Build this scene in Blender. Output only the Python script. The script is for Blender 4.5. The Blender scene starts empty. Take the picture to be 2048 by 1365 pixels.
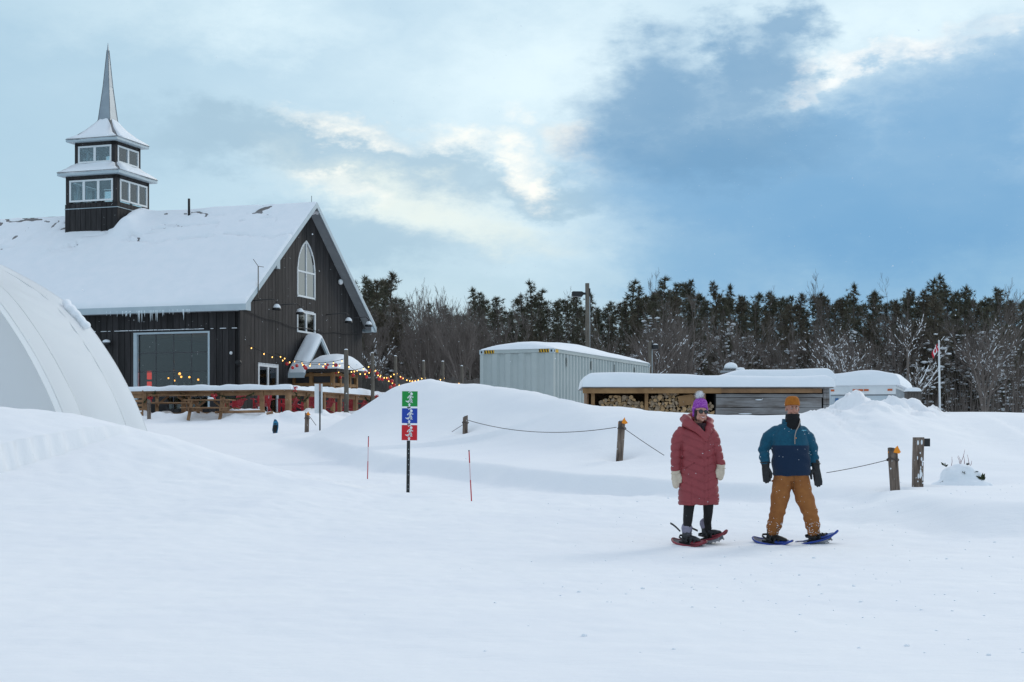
import bpy, bmesh, math, random
import numpy as np
from mathutils import Vector, Matrix, Euler, noise
R = math.radians
random.seed(7)
scene = bpy.context.scene
col = scene.collection

# ---------------------------------------------------------------- camera
F, CX, HY, CZ = 3100.0, 1024.0, 890.0, 1.21        # focal length in photo pixels, principal column, horizon row, eye height
cd = bpy.data.cameras.new('camera')
cam = bpy.data.objects.new('camera', cd); col.objects.link(cam)
cam.location = (0, 0, CZ); cam.rotation_euler = (R(90), 0, 0)
cd.sensor_width = 36; cd.lens = F / 2048 * 36
cd.shift_y = (HY - 682.5) / 2048
cd.clip_start = 0.1; cd.clip_end = 3000
scene.camera = cam

# ---------------------------------------------------------------- world: Nishita sky behind broken winter cloud
SUN_EL, SUN_AZ = 27.0, 38.0      # azimuth right of the viewing direction (+Y)
world = bpy.data.worlds.new('World'); scene.world = world; world.use_nodes = True
def build_world():
    nt = world.node_tree; N = nt.nodes; L = nt.links
    N.clear()
    def n(t, **k):
        x = N.new(t)
        for a, b in k.items(): setattr(x, a, b)
        return x
    def val(s, v):
        if hasattr(v, 'is_linked') or isinstance(v, bpy.types.NodeSocket): L.new(v, s)
        else: s.default_value = v
    def math_(op, a, b=0.0, c=0.0, clamp=False):
        x = n('ShaderNodeMath', operation=op, use_clamp=clamp)
        val(x.inputs[0], a); val(x.inputs[1], b); val(x.inputs[2], c)
        return x.outputs[0]
    def smooth(v, lo, hi):
        x = n('ShaderNodeMapRange', interpolation_type='SMOOTHSTEP', clamp=True)
        val(x.inputs[0], v); val(x.inputs[1], lo); val(x.inputs[2], hi); x.inputs[3].default_value = 0; x.inputs[4].default_value = 1
        return x.outputs[0]
    def mix(f, a, b):
        x = n('ShaderNodeMix', data_type='RGBA')
        val(x.inputs[0], f)
        for s, v in ((x.inputs[6], a), (x.inputs[7], b)):
            if isinstance(v, tuple): s.default_value = (*v, 1)
            else: L.new(v, s)
        return x.outputs[2]
    sky = n('ShaderNodeTexSky', sky_type='NISHITA'); sky.sun_disc = False
    sky.sun_elevation = R(SUN_EL); sky.sun_rotation = R(SUN_AZ); sky.air_density = 1.2; sky.dust_density = 1.5
    tc = n('ShaderNodeTexCoord'); D = tc.outputs['Generated']
    sep = n('ShaderNodeSeparateXYZ'); L.new(D, sep.inputs[0])
    az = math_('MULTIPLY', math_('ARCTAN2', sep.outputs[0], sep.outputs[1]), 57.2958)
    el = math_('MULTIPLY', math_('ARCSINE', sep.outputs[2]), 57.2958)
    def cnoise(scale, detail, rough, off=(0, 0, 0), dist=0.0):
        m = n('ShaderNodeMapping'); L.new(D, m.inputs[0]); m.inputs['Scale'].default_value = (1, 1, 2.0); m.inputs['Location'].default_value = off
        t = n('ShaderNodeTexNoise'); L.new(m.outputs[0], t.inputs['Vector'])
        t.inputs['Scale'].default_value = scale; t.inputs['Detail'].default_value = detail; t.inputs['Roughness'].default_value = rough; t.inputs['Distortion'].default_value = dist
        return t.outputs['Fac']
    # warps of the cloud edges: a broad and a fine scale
    wx = math_('ADD', math_('SUBTRACT', cnoise(5.5, 6, .60), .5), math_('MULTIPLY', math_('SUBTRACT', cnoise(26, 5, .66, (4, 2, 6)), .5), .42))
    wy = math_('ADD', math_('SUBTRACT', cnoise(7.0, 6, .60, (3, 7, 1)), .5), math_('MULTIPLY', math_('SUBTRACT', cnoise(30, 5, .66, (1, 5, 3)), .5), .50))
    azw = math_('ADD', az, math_('MULTIPLY', wx, WARP_X))
    elw = math_('ADD', el, math_('MULTIPLY', wy, WARP_Y))
    cv = n('ShaderNodeCombineXYZ'); L.new(azw, cv.inputs[0]); L.new(elw, cv.inputs[1])
    def blob(px, py, rx, ry, rot=0.0, soft=(1.4, .3)):
        """an elliptical cloud bank: centre and radii given as photo pixels and turned into sky angles"""
        k = math.degrees(1 / F); mp = n('ShaderNodeMapping', vector_type='TEXTURE'); L.new(cv.outputs[0], mp.inputs[0])
        mp.inputs['Location'].default_value = (math.degrees(math.atan((px - CX) / F)), math.degrees(math.atan((HY - py) / F)), 0)
        mp.inputs['Rotation'].default_value = (0, 0, R(rot)); mp.inputs['Scale'].default_value = (rx * k, ry * k, 1)
        ln = n('ShaderNodeVectorMath', operation='LENGTH'); L.new(mp.outputs[0], ln.inputs[0])
        return smooth(ln.outputs['Value'], soft[0], soft[1])
    def union(bs):
        o = bs[0]
        for b in bs[1:]: o = math_('MAXIMUM', o, b)
        return o
    # clear sky between the clouds and a thin veil over all of it
    base = n('ShaderNodeVectorMath', operation='SCALE'); L.new(sky.outputs[0], base.inputs[0]); base.inputs['Scale'].default_value = SKY_STR
    veil_n = smooth(cnoise(3.0, 6, .58, (1, 2, 3)), .3, .7)
    hi = smooth(el, 16.0, 45.0)
    veil = mix(veil_n, VEIL_A, VEIL_B)
    veil = mix(hi, veil, VEIL_TOP)
    col_ = mix(VEIL_F, base.outputs[0], veil)
    lit_n = smooth(cnoise(10, 6, .62, (5, 1, 2)), .30, .66)
    brk = smooth(cnoise(20, 6, .64, (8, 3, 5)), .36, .62)
    for op, blobs, c_, f_, soft in LAYERS:
        m = union([blob(*b, soft=soft) for b in blobs])
        if op == 'lit': m = math_('MULTIPLY', m, math_('ADD', f_ * .45, math_('MULTIPLY', lit_n, f_ * .55)))
        elif op == 'edge': m = math_('MULTIPLY', m, math_('ADD', f_ * .30, math_('MULTIPLY', brk, f_ * .70)))
        else: m = math_('MULTIPLY', m, math_('ADD', f_ * .72, math_('MULTIPLY', veil_n, f_ * .28)))
        col_ = mix(m, col_, c_)
    bg = n('ShaderNodeBackground'); L.new(col_, bg.inputs[0]); bg.inputs[1].default_value = 1.0
    out = n('ShaderNodeOutputWorld'); L.new(bg.outputs[0], out.inputs[0])
SKY_STR, VEIL_F = 0.10, 0.82
WARP_X, WARP_Y = 7.0, 5.0
VEIL_A, VEIL_B, VEIL_TOP = (.375, .555, .695), (.50, .675, .785), (.655, .735, .85)
W_ = (1.4, .35); S_ = (1.7, .1); H_ = (1.25, .7)
LAYERS = [
    ('lit', [(1080, 130, 330, 200, 5), (430, 40, 300, 70, 0), (1760, 40, 330, 80, 8), (900, 420, 330, 110, -20)], (.68, .82, .88), 1.0, S_),
    ('dark', [(160, 300, 380, 150, 0), (180, 90, 240, 120, 0)], (.37, .54, .665), .65, S_),
    ('dark', [(760, 335, 360, 62, -8), (560, 300, 300, 60, 0), (1040, 380, 180, 40, -10), (640, 500, 380, 60, 0)], (.335, .485, .60), .85, W_),
    ('lit', [(800, 410, 190, 55, -14), (960, 460, 150, 45, -18)], (.72, .79, .75), .9, S_),
    ('edge', [(720, 262, 85, 26, -12), (905, 280, 75, 30, -10), (1030, 300, 60, 26, -20), (1040, 340, 40, 40, 0), (1165, 290, 55, 40, -10), (720, 390, 70, 24, -10), (1030, 215, 28, 26, 0), (1065, 240, 20, 20, 0)], (.90, .90, .84), .95, S_),
    ('dark', [(1820, 590, 620, 230, 0), (1370, 550, 230, 80, 0)], (.225, .43, .62), .92, S_),
    ('edge', [(1690, 140, 140, 22, 12), (1845, 100, 75, 32, 8), (1975, 88, 75, 20, 15), (1565, 178, 36, 26, 20)], (.92, .93, .90), .9, (1.35, .3)),
    ('dark', [(1760, 420, 560, 200, 6), (1940, 260, 330, 160, 12), (1430, 400, 280, 150, 0), (1640, 300, 200, 110, 10)], (.165, .355, .575), .97, W_),
    ('dark', [(1295, 195, 150, 105, 0), (1470, 160, 170, 75, 28), (1590, 80, 75, 55, 10), (1400, 280, 240, 100, 0)], (.155, .315, .50), .94, W_),
]
build_world()
world.cycles.sampling_method = 'MANUAL'; world.cycles.sample_map_resolution = 512

sd = bpy.data.lights.new('sun', 'SUN'); sun = bpy.data.objects.new('sun', sd); col.objects.link(sun)
sd.energy = .85; sd.angle = R(22); sd.color = (1.0, .93, .82)
_d = Vector((math.sin(R(SUN_AZ)) * math.cos(R(SUN_EL)), math.cos(R(SUN_AZ)) * math.cos(R(SUN_EL)), math.sin(R(SUN_EL))))
sun.rotation_euler = _d.to_track_quat('Z', 'Y').to_euler()
sun.location = _d * 200
scene.view_settings.view_transform = 'Standard'; scene.view_settings.look = 'None'
scene.view_settings.exposure = 0.22; scene.view_settings.gamma = 1.0
try: scene.view_settings.use_curve_mapping = False
except Exception: pass
scene.render.engine = 'CYCLES'
scene.cycles.max_bounces = 6; scene.cycles.diffuse_bounces = 3; scene.cycles.transparent_max_bounces = 12
scene.cycles.use_denoising = True

# ---------------------------------------------------------------- helpers
def P(px, py, Y):
    """the point seen at photo pixel (px, py) that lies Y metres down the view"""
    return Vector(((px - CX) / F * Y, Y, CZ - (py - HY) / F * Y))

class MB:
    """collects faces; build() links them as ONE mesh object"""
    def __init__(s): s.v = []; s.f = []; s.m = []; s.mi = 0
    def add(s, vs, fs):
        o = len(s.v); s.v.extend([tuple(v) for v in vs]); s.f.extend([tuple(i + o for i in f) for f in fs]); s.m.extend([s.mi] * len(fs))
    def hexa(s, p):          # 8 corners: bottom 4 ccw, top 4 ccw
        s.add(p, [(3, 2, 1, 0), (4, 5, 6, 7), (0, 1, 5, 4), (1, 2, 6, 5), (2, 3, 7, 6), (3, 0, 4, 7)])
    def box(s, x0, x1, y0, y1, z0, z1):
        s.hexa([(x0, y0, z0), (x1, y0, z0), (x1, y1, z0), (x0, y1, z0), (x0, y0, z1), (x1, y0, z1), (x1, y1, z1), (x0, y1, z1)])
    def bar(s, a, b, w, h, up=(0, 0, 1)):
        """a straight beam of section w x h from a to b"""
        a = Vector(a); b = Vector(b); t = (b - a).normalized(); u = Vector(up)
        if abs(t.dot(u)) > .98: u = Vector((0, 1, 0))
        x = t.cross(u).normalized(); y = x.cross(t).normalized()
        q = [x * sx * w / 2 + y * sy * h / 2 for sx, sy in ((-1, -1), (1, -1), (1, 1), (-1, 1))]
        s.add([a + k for k in q] + [b + k for k in q], [(0, 1, 2, 3), (7, 6, 5, 4), (1, 0, 4, 5), (2, 1, 5, 6), (3, 2, 6, 7), (0, 3, 7, 4)])
    def tube(s, pts, rad, n=6, flat=1.0, caps=True, side=None):
        pts = [Vector(p) for p in pts]
        if not hasattr(rad, '__len__'): rad = [rad] * len(pts)
        rings = []; x = None
        for i, p in enumerate(pts):
            t = (pts[min(i + 1, len(pts) - 1)] - pts[max(i - 1, 0)])
            if t.length < 1e-9: t = Vector((0, 0, 1))
            t.normalize()
            if x is None:
                ref = Vector(side) if side else (Vector((0, 0, 1)) if abs(t.z) < .9 else Vector((1, 0, 0)))
                x = (ref - t * ref.dot(t)).normalized()
            else:
                x = (x - t * x.dot(t))
                x = x.normalized() if x.length > 1e-6 else Vector((1, 0, 0))
            y = t.cross(x)
            r = rad[i]
            rx, ry = r if hasattr(r, '__len__') else (r, r * flat)
            rings.append([p + x * math.cos(k * 2 * math.pi / n) * rx + y * math.sin(k * 2 * math.pi / n) * ry for k in range(n)])
        s.rings(rings, caps)
    def rings(s, rings, caps=True):
        n = len(rings[0]); vs = [q for r in rings for q in r]; fs = []
        for i in range(len(rings) - 1):
            for k in range(n):
                a, b = i * n + k, i * n + (k + 1) % n
                fs.append((a, b, b + n, a + n))
        if caps: fs += [tuple(range(n - 1, -1, -1)), tuple((len(rings) - 1) * n + k for k in range(n))]
        s.add(vs, fs)
    def capsule(s, pts, rad, n=12, flat=1.0, side=None):
        """tube with rounded ends"""
        pts = [Vector(p) for p in pts]; rad = list(rad) if hasattr(rad, '__len__') else [rad] * len(pts)
        def mx(r): return max(r) if hasattr(r, '__len__') else r
        def sc(r, k): return tuple(q * k for q in r) if hasattr(r, '__len__') else r * k
        t0 = (pts[0] - pts[1]).normalized(); t1 = (pts[-1] - pts[-2]).normalized()
        A = [(pts[0] + t0 * mx(rad[0]) * math.sin(a), sc(rad[0], max(math.cos(a), .05))) for a in (1.5, 1.1, .7, .35)]
        B = [(pts[-1] + t1 * mx(rad[-1]) * math.sin(a), sc(rad[-1], max(math.cos(a), .05))) for a in (.35, .7, 1.1, 1.5)]
        s.tube([a[0] for a in A] + pts + [b[0] for b in B], [a[1] for a in A] + rad + [b[1] for b in B], n, flat, True, side)
    def ell(s, c, r, n=12, m=8, rot=None):
        c = Vector(c); rings = []
        for i in range(m + 1):
            ph = -math.pi / 2 + math.pi * i / m
            cr = max(math.cos(ph), .02)
            ring = []
            for k in range(n):
                q = Vector((r[0] * cr * math.cos(2 * math.pi * k / n), r[1] * cr * math.sin(2 * math.pi * k / n), r[2] * math.sin(ph)))
                if rot is not None: q = rot @ q
                ring.append(c + q)
            rings.append(ring)
        s.rings(rings)
    def prism(s, poly, axis, d0, d1):
        """poly of 2-D points extruded between d0 and d1 along axis; the other two axes in cyclic order"""
        n = len(poly)
        def mk(u, v, d): return {'x': (d, u, v), 'y': (u, d, v), 'z': (u, v, d)}[axis]
        vs = [mk(u, v, d0) for u, v in poly] + [mk(u, v, d1) for u, v in poly]
        fs = [tuple(range(n - 1, -1, -1)), tuple(range(n, 2 * n))] + [(i, (i + 1) % n, (i + 1) % n + n, i + n) for i in range(n)]
        s.add(vs, fs)
    def mesh(s, name):
        me = bpy.data.meshes.new(name); me.from_pydata(s.v, [], s.f)
        if any(s.m): me.polygons.foreach_set('material_index', s.m)
        me.update(); return me
    def build(s, name, mat, parent=None, smooth=False, fix=True):
        me = s.mesh(name)
        if fix:
            bm = bmesh.new(); bm.from_mesh(me); bmesh.ops.recalc_face_normals(bm, faces=bm.faces); bm.to_mesh(me); bm.free()
        return obj(name, me, mat, parent, smooth)

def obj(name, me, mat, parent=None, smooth=False):
    for m in (mat if isinstance(mat, (list, tuple)) else [mat]): me.materials.append(m)
    if smooth: me.polygons.foreach_set('use_smooth', [True] * len(me.polygons))
    o = bpy.data.objects.new(name, me); col.objects.link(o)
    if parent is not None: o.parent = parent
    return o
def link(name, me, parent=None, loc=(0, 0, 0), rot=(0, 0, 0), scale=(1, 1, 1)):
    """another object on shared mesh data"""
    o = bpy.data.objects.new(name, me); col.objects.link(o); o.parent = parent
    o.location = loc; o.rotation_euler = rot; o.scale = scale
    return o
def tag(o, label, cat, group=None):
    o['label'] = label; o['category'] = cat
    if group: o['group'] = group
    return o
def thing(name, label, cat, loc=(0, 0, 0), rz=0.0, group=None):
    o = bpy.data.objects.new(name, None); col.objects.link(o); o.empty_display_size = .1
    o.location = loc; o.rotation_euler = (0, 0, rz)
    return tag(o, label, cat, group)
def kind(o, k): o['kind'] = k; return o

# value noise, vectorised
_rng = np.random.RandomState(3); _T = _rng.rand(256, 256)
def vnoise(x, y):
    xi = np.floor(x).astype(int); yi = np.floor(y).astype(int); fx = x - xi; fy = y - yi
    fx = fx * fx * fx * (fx * (fx * 6 - 15) + 10); fy = fy * fy * fy * (fy * (fy * 6 - 15) + 10)
    a = _T[xi % 256, yi % 256]; b = _T[(xi + 1) % 256, yi % 256]; c = _T[xi % 256, (yi + 1) % 256]; d = _T[(xi + 1) % 256, (yi + 1) % 256]
    return (a * (1 - fx) + b * fx) * (1 - fy) + (c * (1 - fx) + d * fx) * fy - .5
def fbm(x, y, o=4, g=.5):
    r = 0; a = 1.0
    for i in range(o): r = r + a * vnoise(x * 2 ** i + 17.3 * i, y * 2 ** i + 5.7 * i); a *= g
    return r
def sstep(x, a, b):
    t = np.clip((x - a) / (b - a), 0, 1); return t * t * (3 - 2 * t)

# ---------------------------------------------------------------- materials
def mat(name, base, rough=.7, var=None, scale=5.0, stretch=(1, 1, 1), bump=0.0, bscale=40.0, metal=0.0, emit=None, estr=0.0, detail=5.0, spec=.4, lo=.35, hi=.65, bstretch=None, sheen=0.0, speck=None):
    m = bpy.data.materials.new(name); m.use_nodes = True
    nt = m.node_tree; N = nt.nodes; L = nt.links; b = N['Principled BSDF']
    b.inputs['Base Color'].default_value = (*base, 1); b.inputs['Roughness'].default_value = rough; b.inputs['Metallic'].default_value = metal
    b.inputs['Specular IOR Level'].default_value = spec
    if sheen: b.inputs['Sheen Weight'].default_value = sheen
    tc = N.new('ShaderNodeTexCoord')
    def nz(sc, st, det=detail):
        mp = N.new('ShaderNodeMapping'); L.new(tc.outputs['Object'], mp.inputs[0]); mp.inputs['Scale'].default_value = st
        t = N.new('ShaderNodeTexNoise'); L.new(mp.outputs[0], t.inputs['Vector']); t.inputs['Scale'].default_value = sc; t.inputs['Detail'].default_value = det
        t.inputs['Roughness'].default_value = .6
        return t.outputs['Fac']
    out = None
    if var is not None:
        r = N.new('ShaderNodeMapRange'); L.new(nz(scale, stretch), r.inputs[0]); r.inputs[1].default_value = lo; r.inputs[2].default_value = hi; r.clamp = True
        x = N.new('ShaderNodeMix'); x.data_type = 'RGBA'; L.new(r.outputs[0], x.inputs[0]); x.inputs[6].default_value = (*base, 1); x.inputs[7].default_value = (*var, 1)
        out = x.outputs[2]; L.new(out, b.inputs['Base Color'])
    if speck is not None:       # (colour, scale, threshold): scattered flecks
        r = N.new('ShaderNodeMapRange'); L.new(nz(speck[1], (1, 1, 1), 2.0), r.inputs[0]); r.inputs[1].default_value = speck[2]; r.inputs[2].default_value = speck[2] + .05; r.clamp = True
        x = N.new('ShaderNodeMix'); x.data_type = 'RGBA'; L.new(r.outputs[0], x.inputs[0])
        if out: L.new(out, x.inputs[6])
        else: x.inputs[6].default_value = (*base, 1)
        x.inputs[7].default_value = (*speck[0], 1); L.new(x.outputs[2], b.inputs['Base Color'])
    if bump:
        bp = N.new('ShaderNodeBump'); bp.inputs['Strength'].default_value = 1.0; bp.inputs['Distance'].default_value = bump
        L.new(nz(bscale, bstretch or stretch), bp.inputs['Height']); L.new(bp.outputs[0], b.inputs['Normal'])
    if emit: b.inputs['Emission Color'].default_value = (*emit, 1); b.inputs['Emission Strength'].default_value = estr
    return m
M = {}
M['snow'] = mat('snow', (.875, .885, .90), .85, (.835, .85, .88), .35, bump=.010, bscale=5.0, bstretch=(.8, 2.0, 1), spec=.2, detail=10)
M['snow_fine'] = mat('snow_on_things', (.86, .885, .92), .85, (.82, .86, .90), 1.5, bump=.006, bscale=14, spec=.2)
M['ice'] = mat('icicle_ice', (.75, .82, .86), .15, spec=.6)
M['siding'] = mat('dark_stained_siding', (.014, .0125, .013), .78, (.030, .0265, .027), 2.6, (3, 3, .30), bump=.004, bscale=14, bstretch=(6, 6, .5))
def board_variation(m):
    N = m.node_tree.nodes; L = m.node_tree.links; b = N['Principled BSDF']; src = b.inputs['Base Color'].links[0].from_socket
    oi = N.new('ShaderNodeObjectInfo'); r = N.new('ShaderNodeMapRange'); L.new(oi.outputs['Random'], r.inputs[0]); r.inputs[3].default_value = .68; r.inputs[4].default_value = 1.5
    v = N.new('ShaderNodeVectorMath'); v.operation = 'SCALE'; L.new(src, v.inputs[0]); L.new(r.outputs[0], v.inputs['Scale']); L.new(v.outputs[0], b.inputs['Base Color'])
board_variation(M['siding'])
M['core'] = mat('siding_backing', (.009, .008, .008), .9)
M['white'] = mat('white_trim_paint', (.74, .76, .77), .5, (.66, .69, .71), 2)
M['fascia'] = mat('pale_grey_fascia_metal', (.46, .54, .58), .45, (.40, .48, .53), 1.5)
M['soffit'] = mat('grey_soffit', (.30, .32, .34), .6, (.26, .28, .30), 3)
M['roof'] = mat('grey_metal_roof', (.20, .20, .21), .5, (.13, .125, .12), 2.0, metal=.2)
M['spire'] = mat('spire_sheet_metal', (.33, .38, .42), .42, (.27, .31, .35), 1.2, metal=.35)
M['wood'] = mat('honey_brown_lumber', (.31, .175, .088), .75, (.19, .10, .05), 2.5, (1, 1, 1), bump=.004, bscale=20)
M['wood_new'] = mat('golden_cedar_frame', (.36, .20, .085), .65, (.24, .125, .05), 3)
M['wood_grey'] = mat('weathered_grey_wood', (.135, .12, .11), .85, (.065, .056, .05), 2.4, (1, 1, .3), bump=.008, bscale=9, bstretch=(6, 6, .6))
M['plank'] = mat('weathered_grey_plank', (.30, .29, .29), .85, (.10, .078, .065), 2.2, (.45, 1, 3.0), bump=.01, bscale=7, bstretch=(.5, 1, 8), lo=.42, hi=.70)
M['post'] = mat('rough_cedar_post', (.26, .20, .16), .9, (.07, .05, .04), 7, (2.5, 2.5, .30), bump=.03, bscale=10, bstretch=(4, 4, .4), speck=((.8, .83, .86), 14, .69))
M['pole'] = mat('grey_timber_pole', (.17, .15, .125), .9, (.10, .085, .07), 4, (2, 2, .3), bump=.01, bscale=8)
M['black'] = mat('black_plastic', (.012, .012, .013), .5)
M['black_metal'] = mat('black_painted_metal', (.015, .016, .018), .45)
M['glass_dark'] = None
M['red'] = mat('red_painted_wood', (.42, .018, .03), .5, (.30, .012, .02), 4)
M['redball'] = mat('red_ornament', (.50, .012, .015), .25, spec=.6)
M['ribbon'] = mat('red_ribbon', (.55, .025, .04), .6)
M['garland'] = mat('evergreen_garland', (.022, .042, .016), .8, (.04, .06, .02), 20)
M['bulb'] = mat('warm_lit_bulb', (1, .6, .2), .4, emit=(1.0, .52, .12), estr=3.0)
M['bulb_in'] = mat('warm_lamp_inside', (1, .6, .2), .4, emit=(1.0, .42, .06), estr=5.0)
M['red_lit'] = mat('red_neon', (.6, .05, .03), .4, emit=(1.0, .06, .03), estr=1.1)
M['container'] = mat('pale_green_grey_steel', (.41, .455, .45), .5, (.35, .40, .40), .8, bump=.002, bscale=6)
M['container_end'] = M['container']
M['hazard_y'] = mat('hazard_yellow', (.62, .36, .02), .6)
M['white_gel'] = mat('white_trailer_sheet', (.55, .61, .65), .4, (.49, .56, .61), 1.0)
M['orange'] = mat('orange_tape', (.85, .27, .01), .6)
M['rope'] = mat('dark_rope', (.075, .06, .055), .9)
M['bark'] = mat('grey_brown_bark', (.11, .085, .070), .9, (.05, .04, .034), 4, (2, 2, .3))
M['twig'] = mat('bare_twig_bark', (.16, .135, .12), .9, (.11, .09, .08), 3)
def foliage(name, a, b):
    m = mat(name, a, .8, b, 1.3, detail=3, spec=.15)
    return m
M['pine'] = foliage('pine_needles', (.074, .076, .052), (.135, .122, .084))
M['pine2'] = foliage('olive_pine_needles', (.092, .080, .058), (.15, .124, .088))
M['leaf'] = mat('dark_evergreen_leaf', (.03, .05, .018), .5, (.06, .07, .03), 9)
M['redtwig'] = mat('red_osier_twig', (.20, .05, .06), .7)
def thin_glass(name, tint=(.9, .95, .97), gloss=.06, strength=1.0):
    m = bpy.data.materials.new(name); m.use_nodes = True
    nt = m.node_tree; N = nt.nodes; L = nt.links; N.clear()
    o = N.new('ShaderNodeOutputMaterial'); t = N.new('ShaderNodeBsdfTransparent'); t.inputs[0].default_value = (*tint, 1)
    g = N.new('ShaderNodeBsdfGlossy'); g.inputs['Roughness'].default_value = gloss; g.inputs[0].default_value = (.9, .95, 1, 1)
    f = N.new('ShaderNodeFresnel'); f.inputs[0].default_value = 1.55
    k = N.new('ShaderNodeMath'); k.operation = 'MULTIPLY'; k.use_clamp = True; k.inputs[1].default_value = 1.7 * strength; L.new(f.outputs[0], k.inputs[0])
    x = N.new('ShaderNodeMixShader'); L.new(k.outputs[0], x.inputs[0]); L.new(t.outputs[0], x.inputs[1]); L.new(g.outputs[0], x.inputs[2])
    L.new(x.outputs[0], o.inputs[0]); return m
M['glass'] = thin_glass('window_glass', (.80, .88, .90))
M['glass_dark'] = thin_glass('smoked_window_glass', (.62, .63, .62), .06, .75)
M['glass_gable'] = thin_glass('coated_gable_glass', (.22, .27, .31), .03, 1.5)

# ---------------------------------------------------------------- terrain: one snow sheet
_by = np.array([-40, 0, 10, 15, 19, 24, 29, 36, 40, 44, 49, 55, 61, 70, 90, 130, 420.])
_bz = np.array([-.12, -.06, -.04, -.06, -.07, .06, .25, .60, .88, 1.18, 1.52, 1.84, 2.12, 2.38, 2.75, 3.35, 5.5])
_yy = np.linspace(-40, 420, 4601); _zz = np.interp(_yy, _by, _bz)
_k = np.hanning(41); _k /= _k.sum(); _zz = np.convolve(np.pad(_zz, 20, 'edge'), _k, 'valid')
LEDGE = [(-8.5, 49), (-6.2, 43.5), (-4.9, 40), (-2.75, 35), (-.24, 30.6), (2.75, 27.2), (4.2, 25.8), (4.75, 22.3), (5.7, 19.9), (8.5, 18.9), (30, 17.5)]
def seg_dist(X, Y, pts):
    """distance to a polyline, the value of its third coordinate at the nearest point, and the signed side"""
    best = np.full(X.shape, 1e9); t3 = np.zeros(X.shape); dy = np.zeros(X.shape)
    for p, q in zip(pts[:-1], pts[1:]):
        ax, ay, bx, by = p[0], p[1], q[0], q[1]
        l2 = (bx - ax) ** 2 + (by - ay) ** 2
        t = np.clip(((X - ax) * (bx - ax) + (Y - ay) * (by - ay)) / l2, 0, 1)
        dx_, dy_ = X - (ax + t * (bx - ax)), Y - (ay + t * (by - ay))
        d = np.sqrt(dx_ ** 2 + dy_ ** 2); w = d < best
        best = np.where(w, d, best); dy = np.where(w, dy_, dy)
        if len(p) > 2: t3 = np.where(w, p[2] + t * (q[2] - p[2]), t3)
    return best, t3, dy
def inside(X, Y, poly):
    r = np.zeros(X.shape, bool); n = len(poly)
    for i in range(n):
        x1, y1 = poly[i][:2]; x2, y2 = poly[(i + 1) % n][:2]
        c = ((y1 > Y) != (y2 > Y)) & (X < (x2 - x1) * (Y - y1) / (y2 - y1 + 1e-12) + x1)
        r ^= c
    return r
def C3(px, py, Y, dz=0.0): p = P(px, py, Y); return (p.x, p.y, p.z + dz)
BANK = [(-30, 27, 2.3), C3(-150, 800, 30), C3(0, 813, 30), C3(150, 829, 30), C3(285, 859, 30), C3(400, 905, 29), C3(520, 948, 28), C3(640, 965, 27.5), (-2.2, 27.4, .32)]
CREST = [C3(600, 900, 48), C3(650, 868, 47.2), C3(692, 838, 46.6), C3(722, 818, 46.3), C3(748, 800, 46), C3(790, 776, 45.6), C3(830, 764, 45.3), C3(862, 758, 45), C3(905, 767, 44.3), C3(960, 769, 43.5), C3(1080, 786, 41), C3(1175, 809, 38.6), C3(1290, 821, 37.2), C3(1370, 831, 36.6), C3(1430, 840, 36.2), C3(1530, 850, 35.6), C3(1592, 848, 35.6),
         C3(1635, 826, 35.8), C3(1675, 806, 36), C3(1700, 787, 36), C3(1728, 784, 36), C3(1762, 800, 36.2), C3(1800, 800, 36.4), C3(1850, 803, 36.8), C3(1885, 822, 37.5), C3(1940, 836, 38)]
_cx = np.linspace(-9, 14, 1151); _kk = np.hanning(19); _kk /= _kk.sum()
def _sm(v): return np.convolve(np.pad(v, 9, 'edge'), _kk, 'valid')
_cY = _sm(np.interp(_cx, [c[0] for c in CREST], [c[1] for c in CREST])); _cZ = _sm(np.interp(_cx, [c[0] for c in CREST], [c[2] for c in CREST], .5, .5))
RFLANK = [C3(1885, 823, 38), C3(1960, 826, 44), C3(2048, 836, 50), (30, 55, 2.5)]
DECKLIP = [(-24, 68, 2.35), (-16.2, 62.6, 2.42), (-8.6, 60.0, 2.50), (-6.9, 65.5, 2.5), (-5.2, 70.5, 2.7), (-4, 74, 2.8)]
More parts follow.
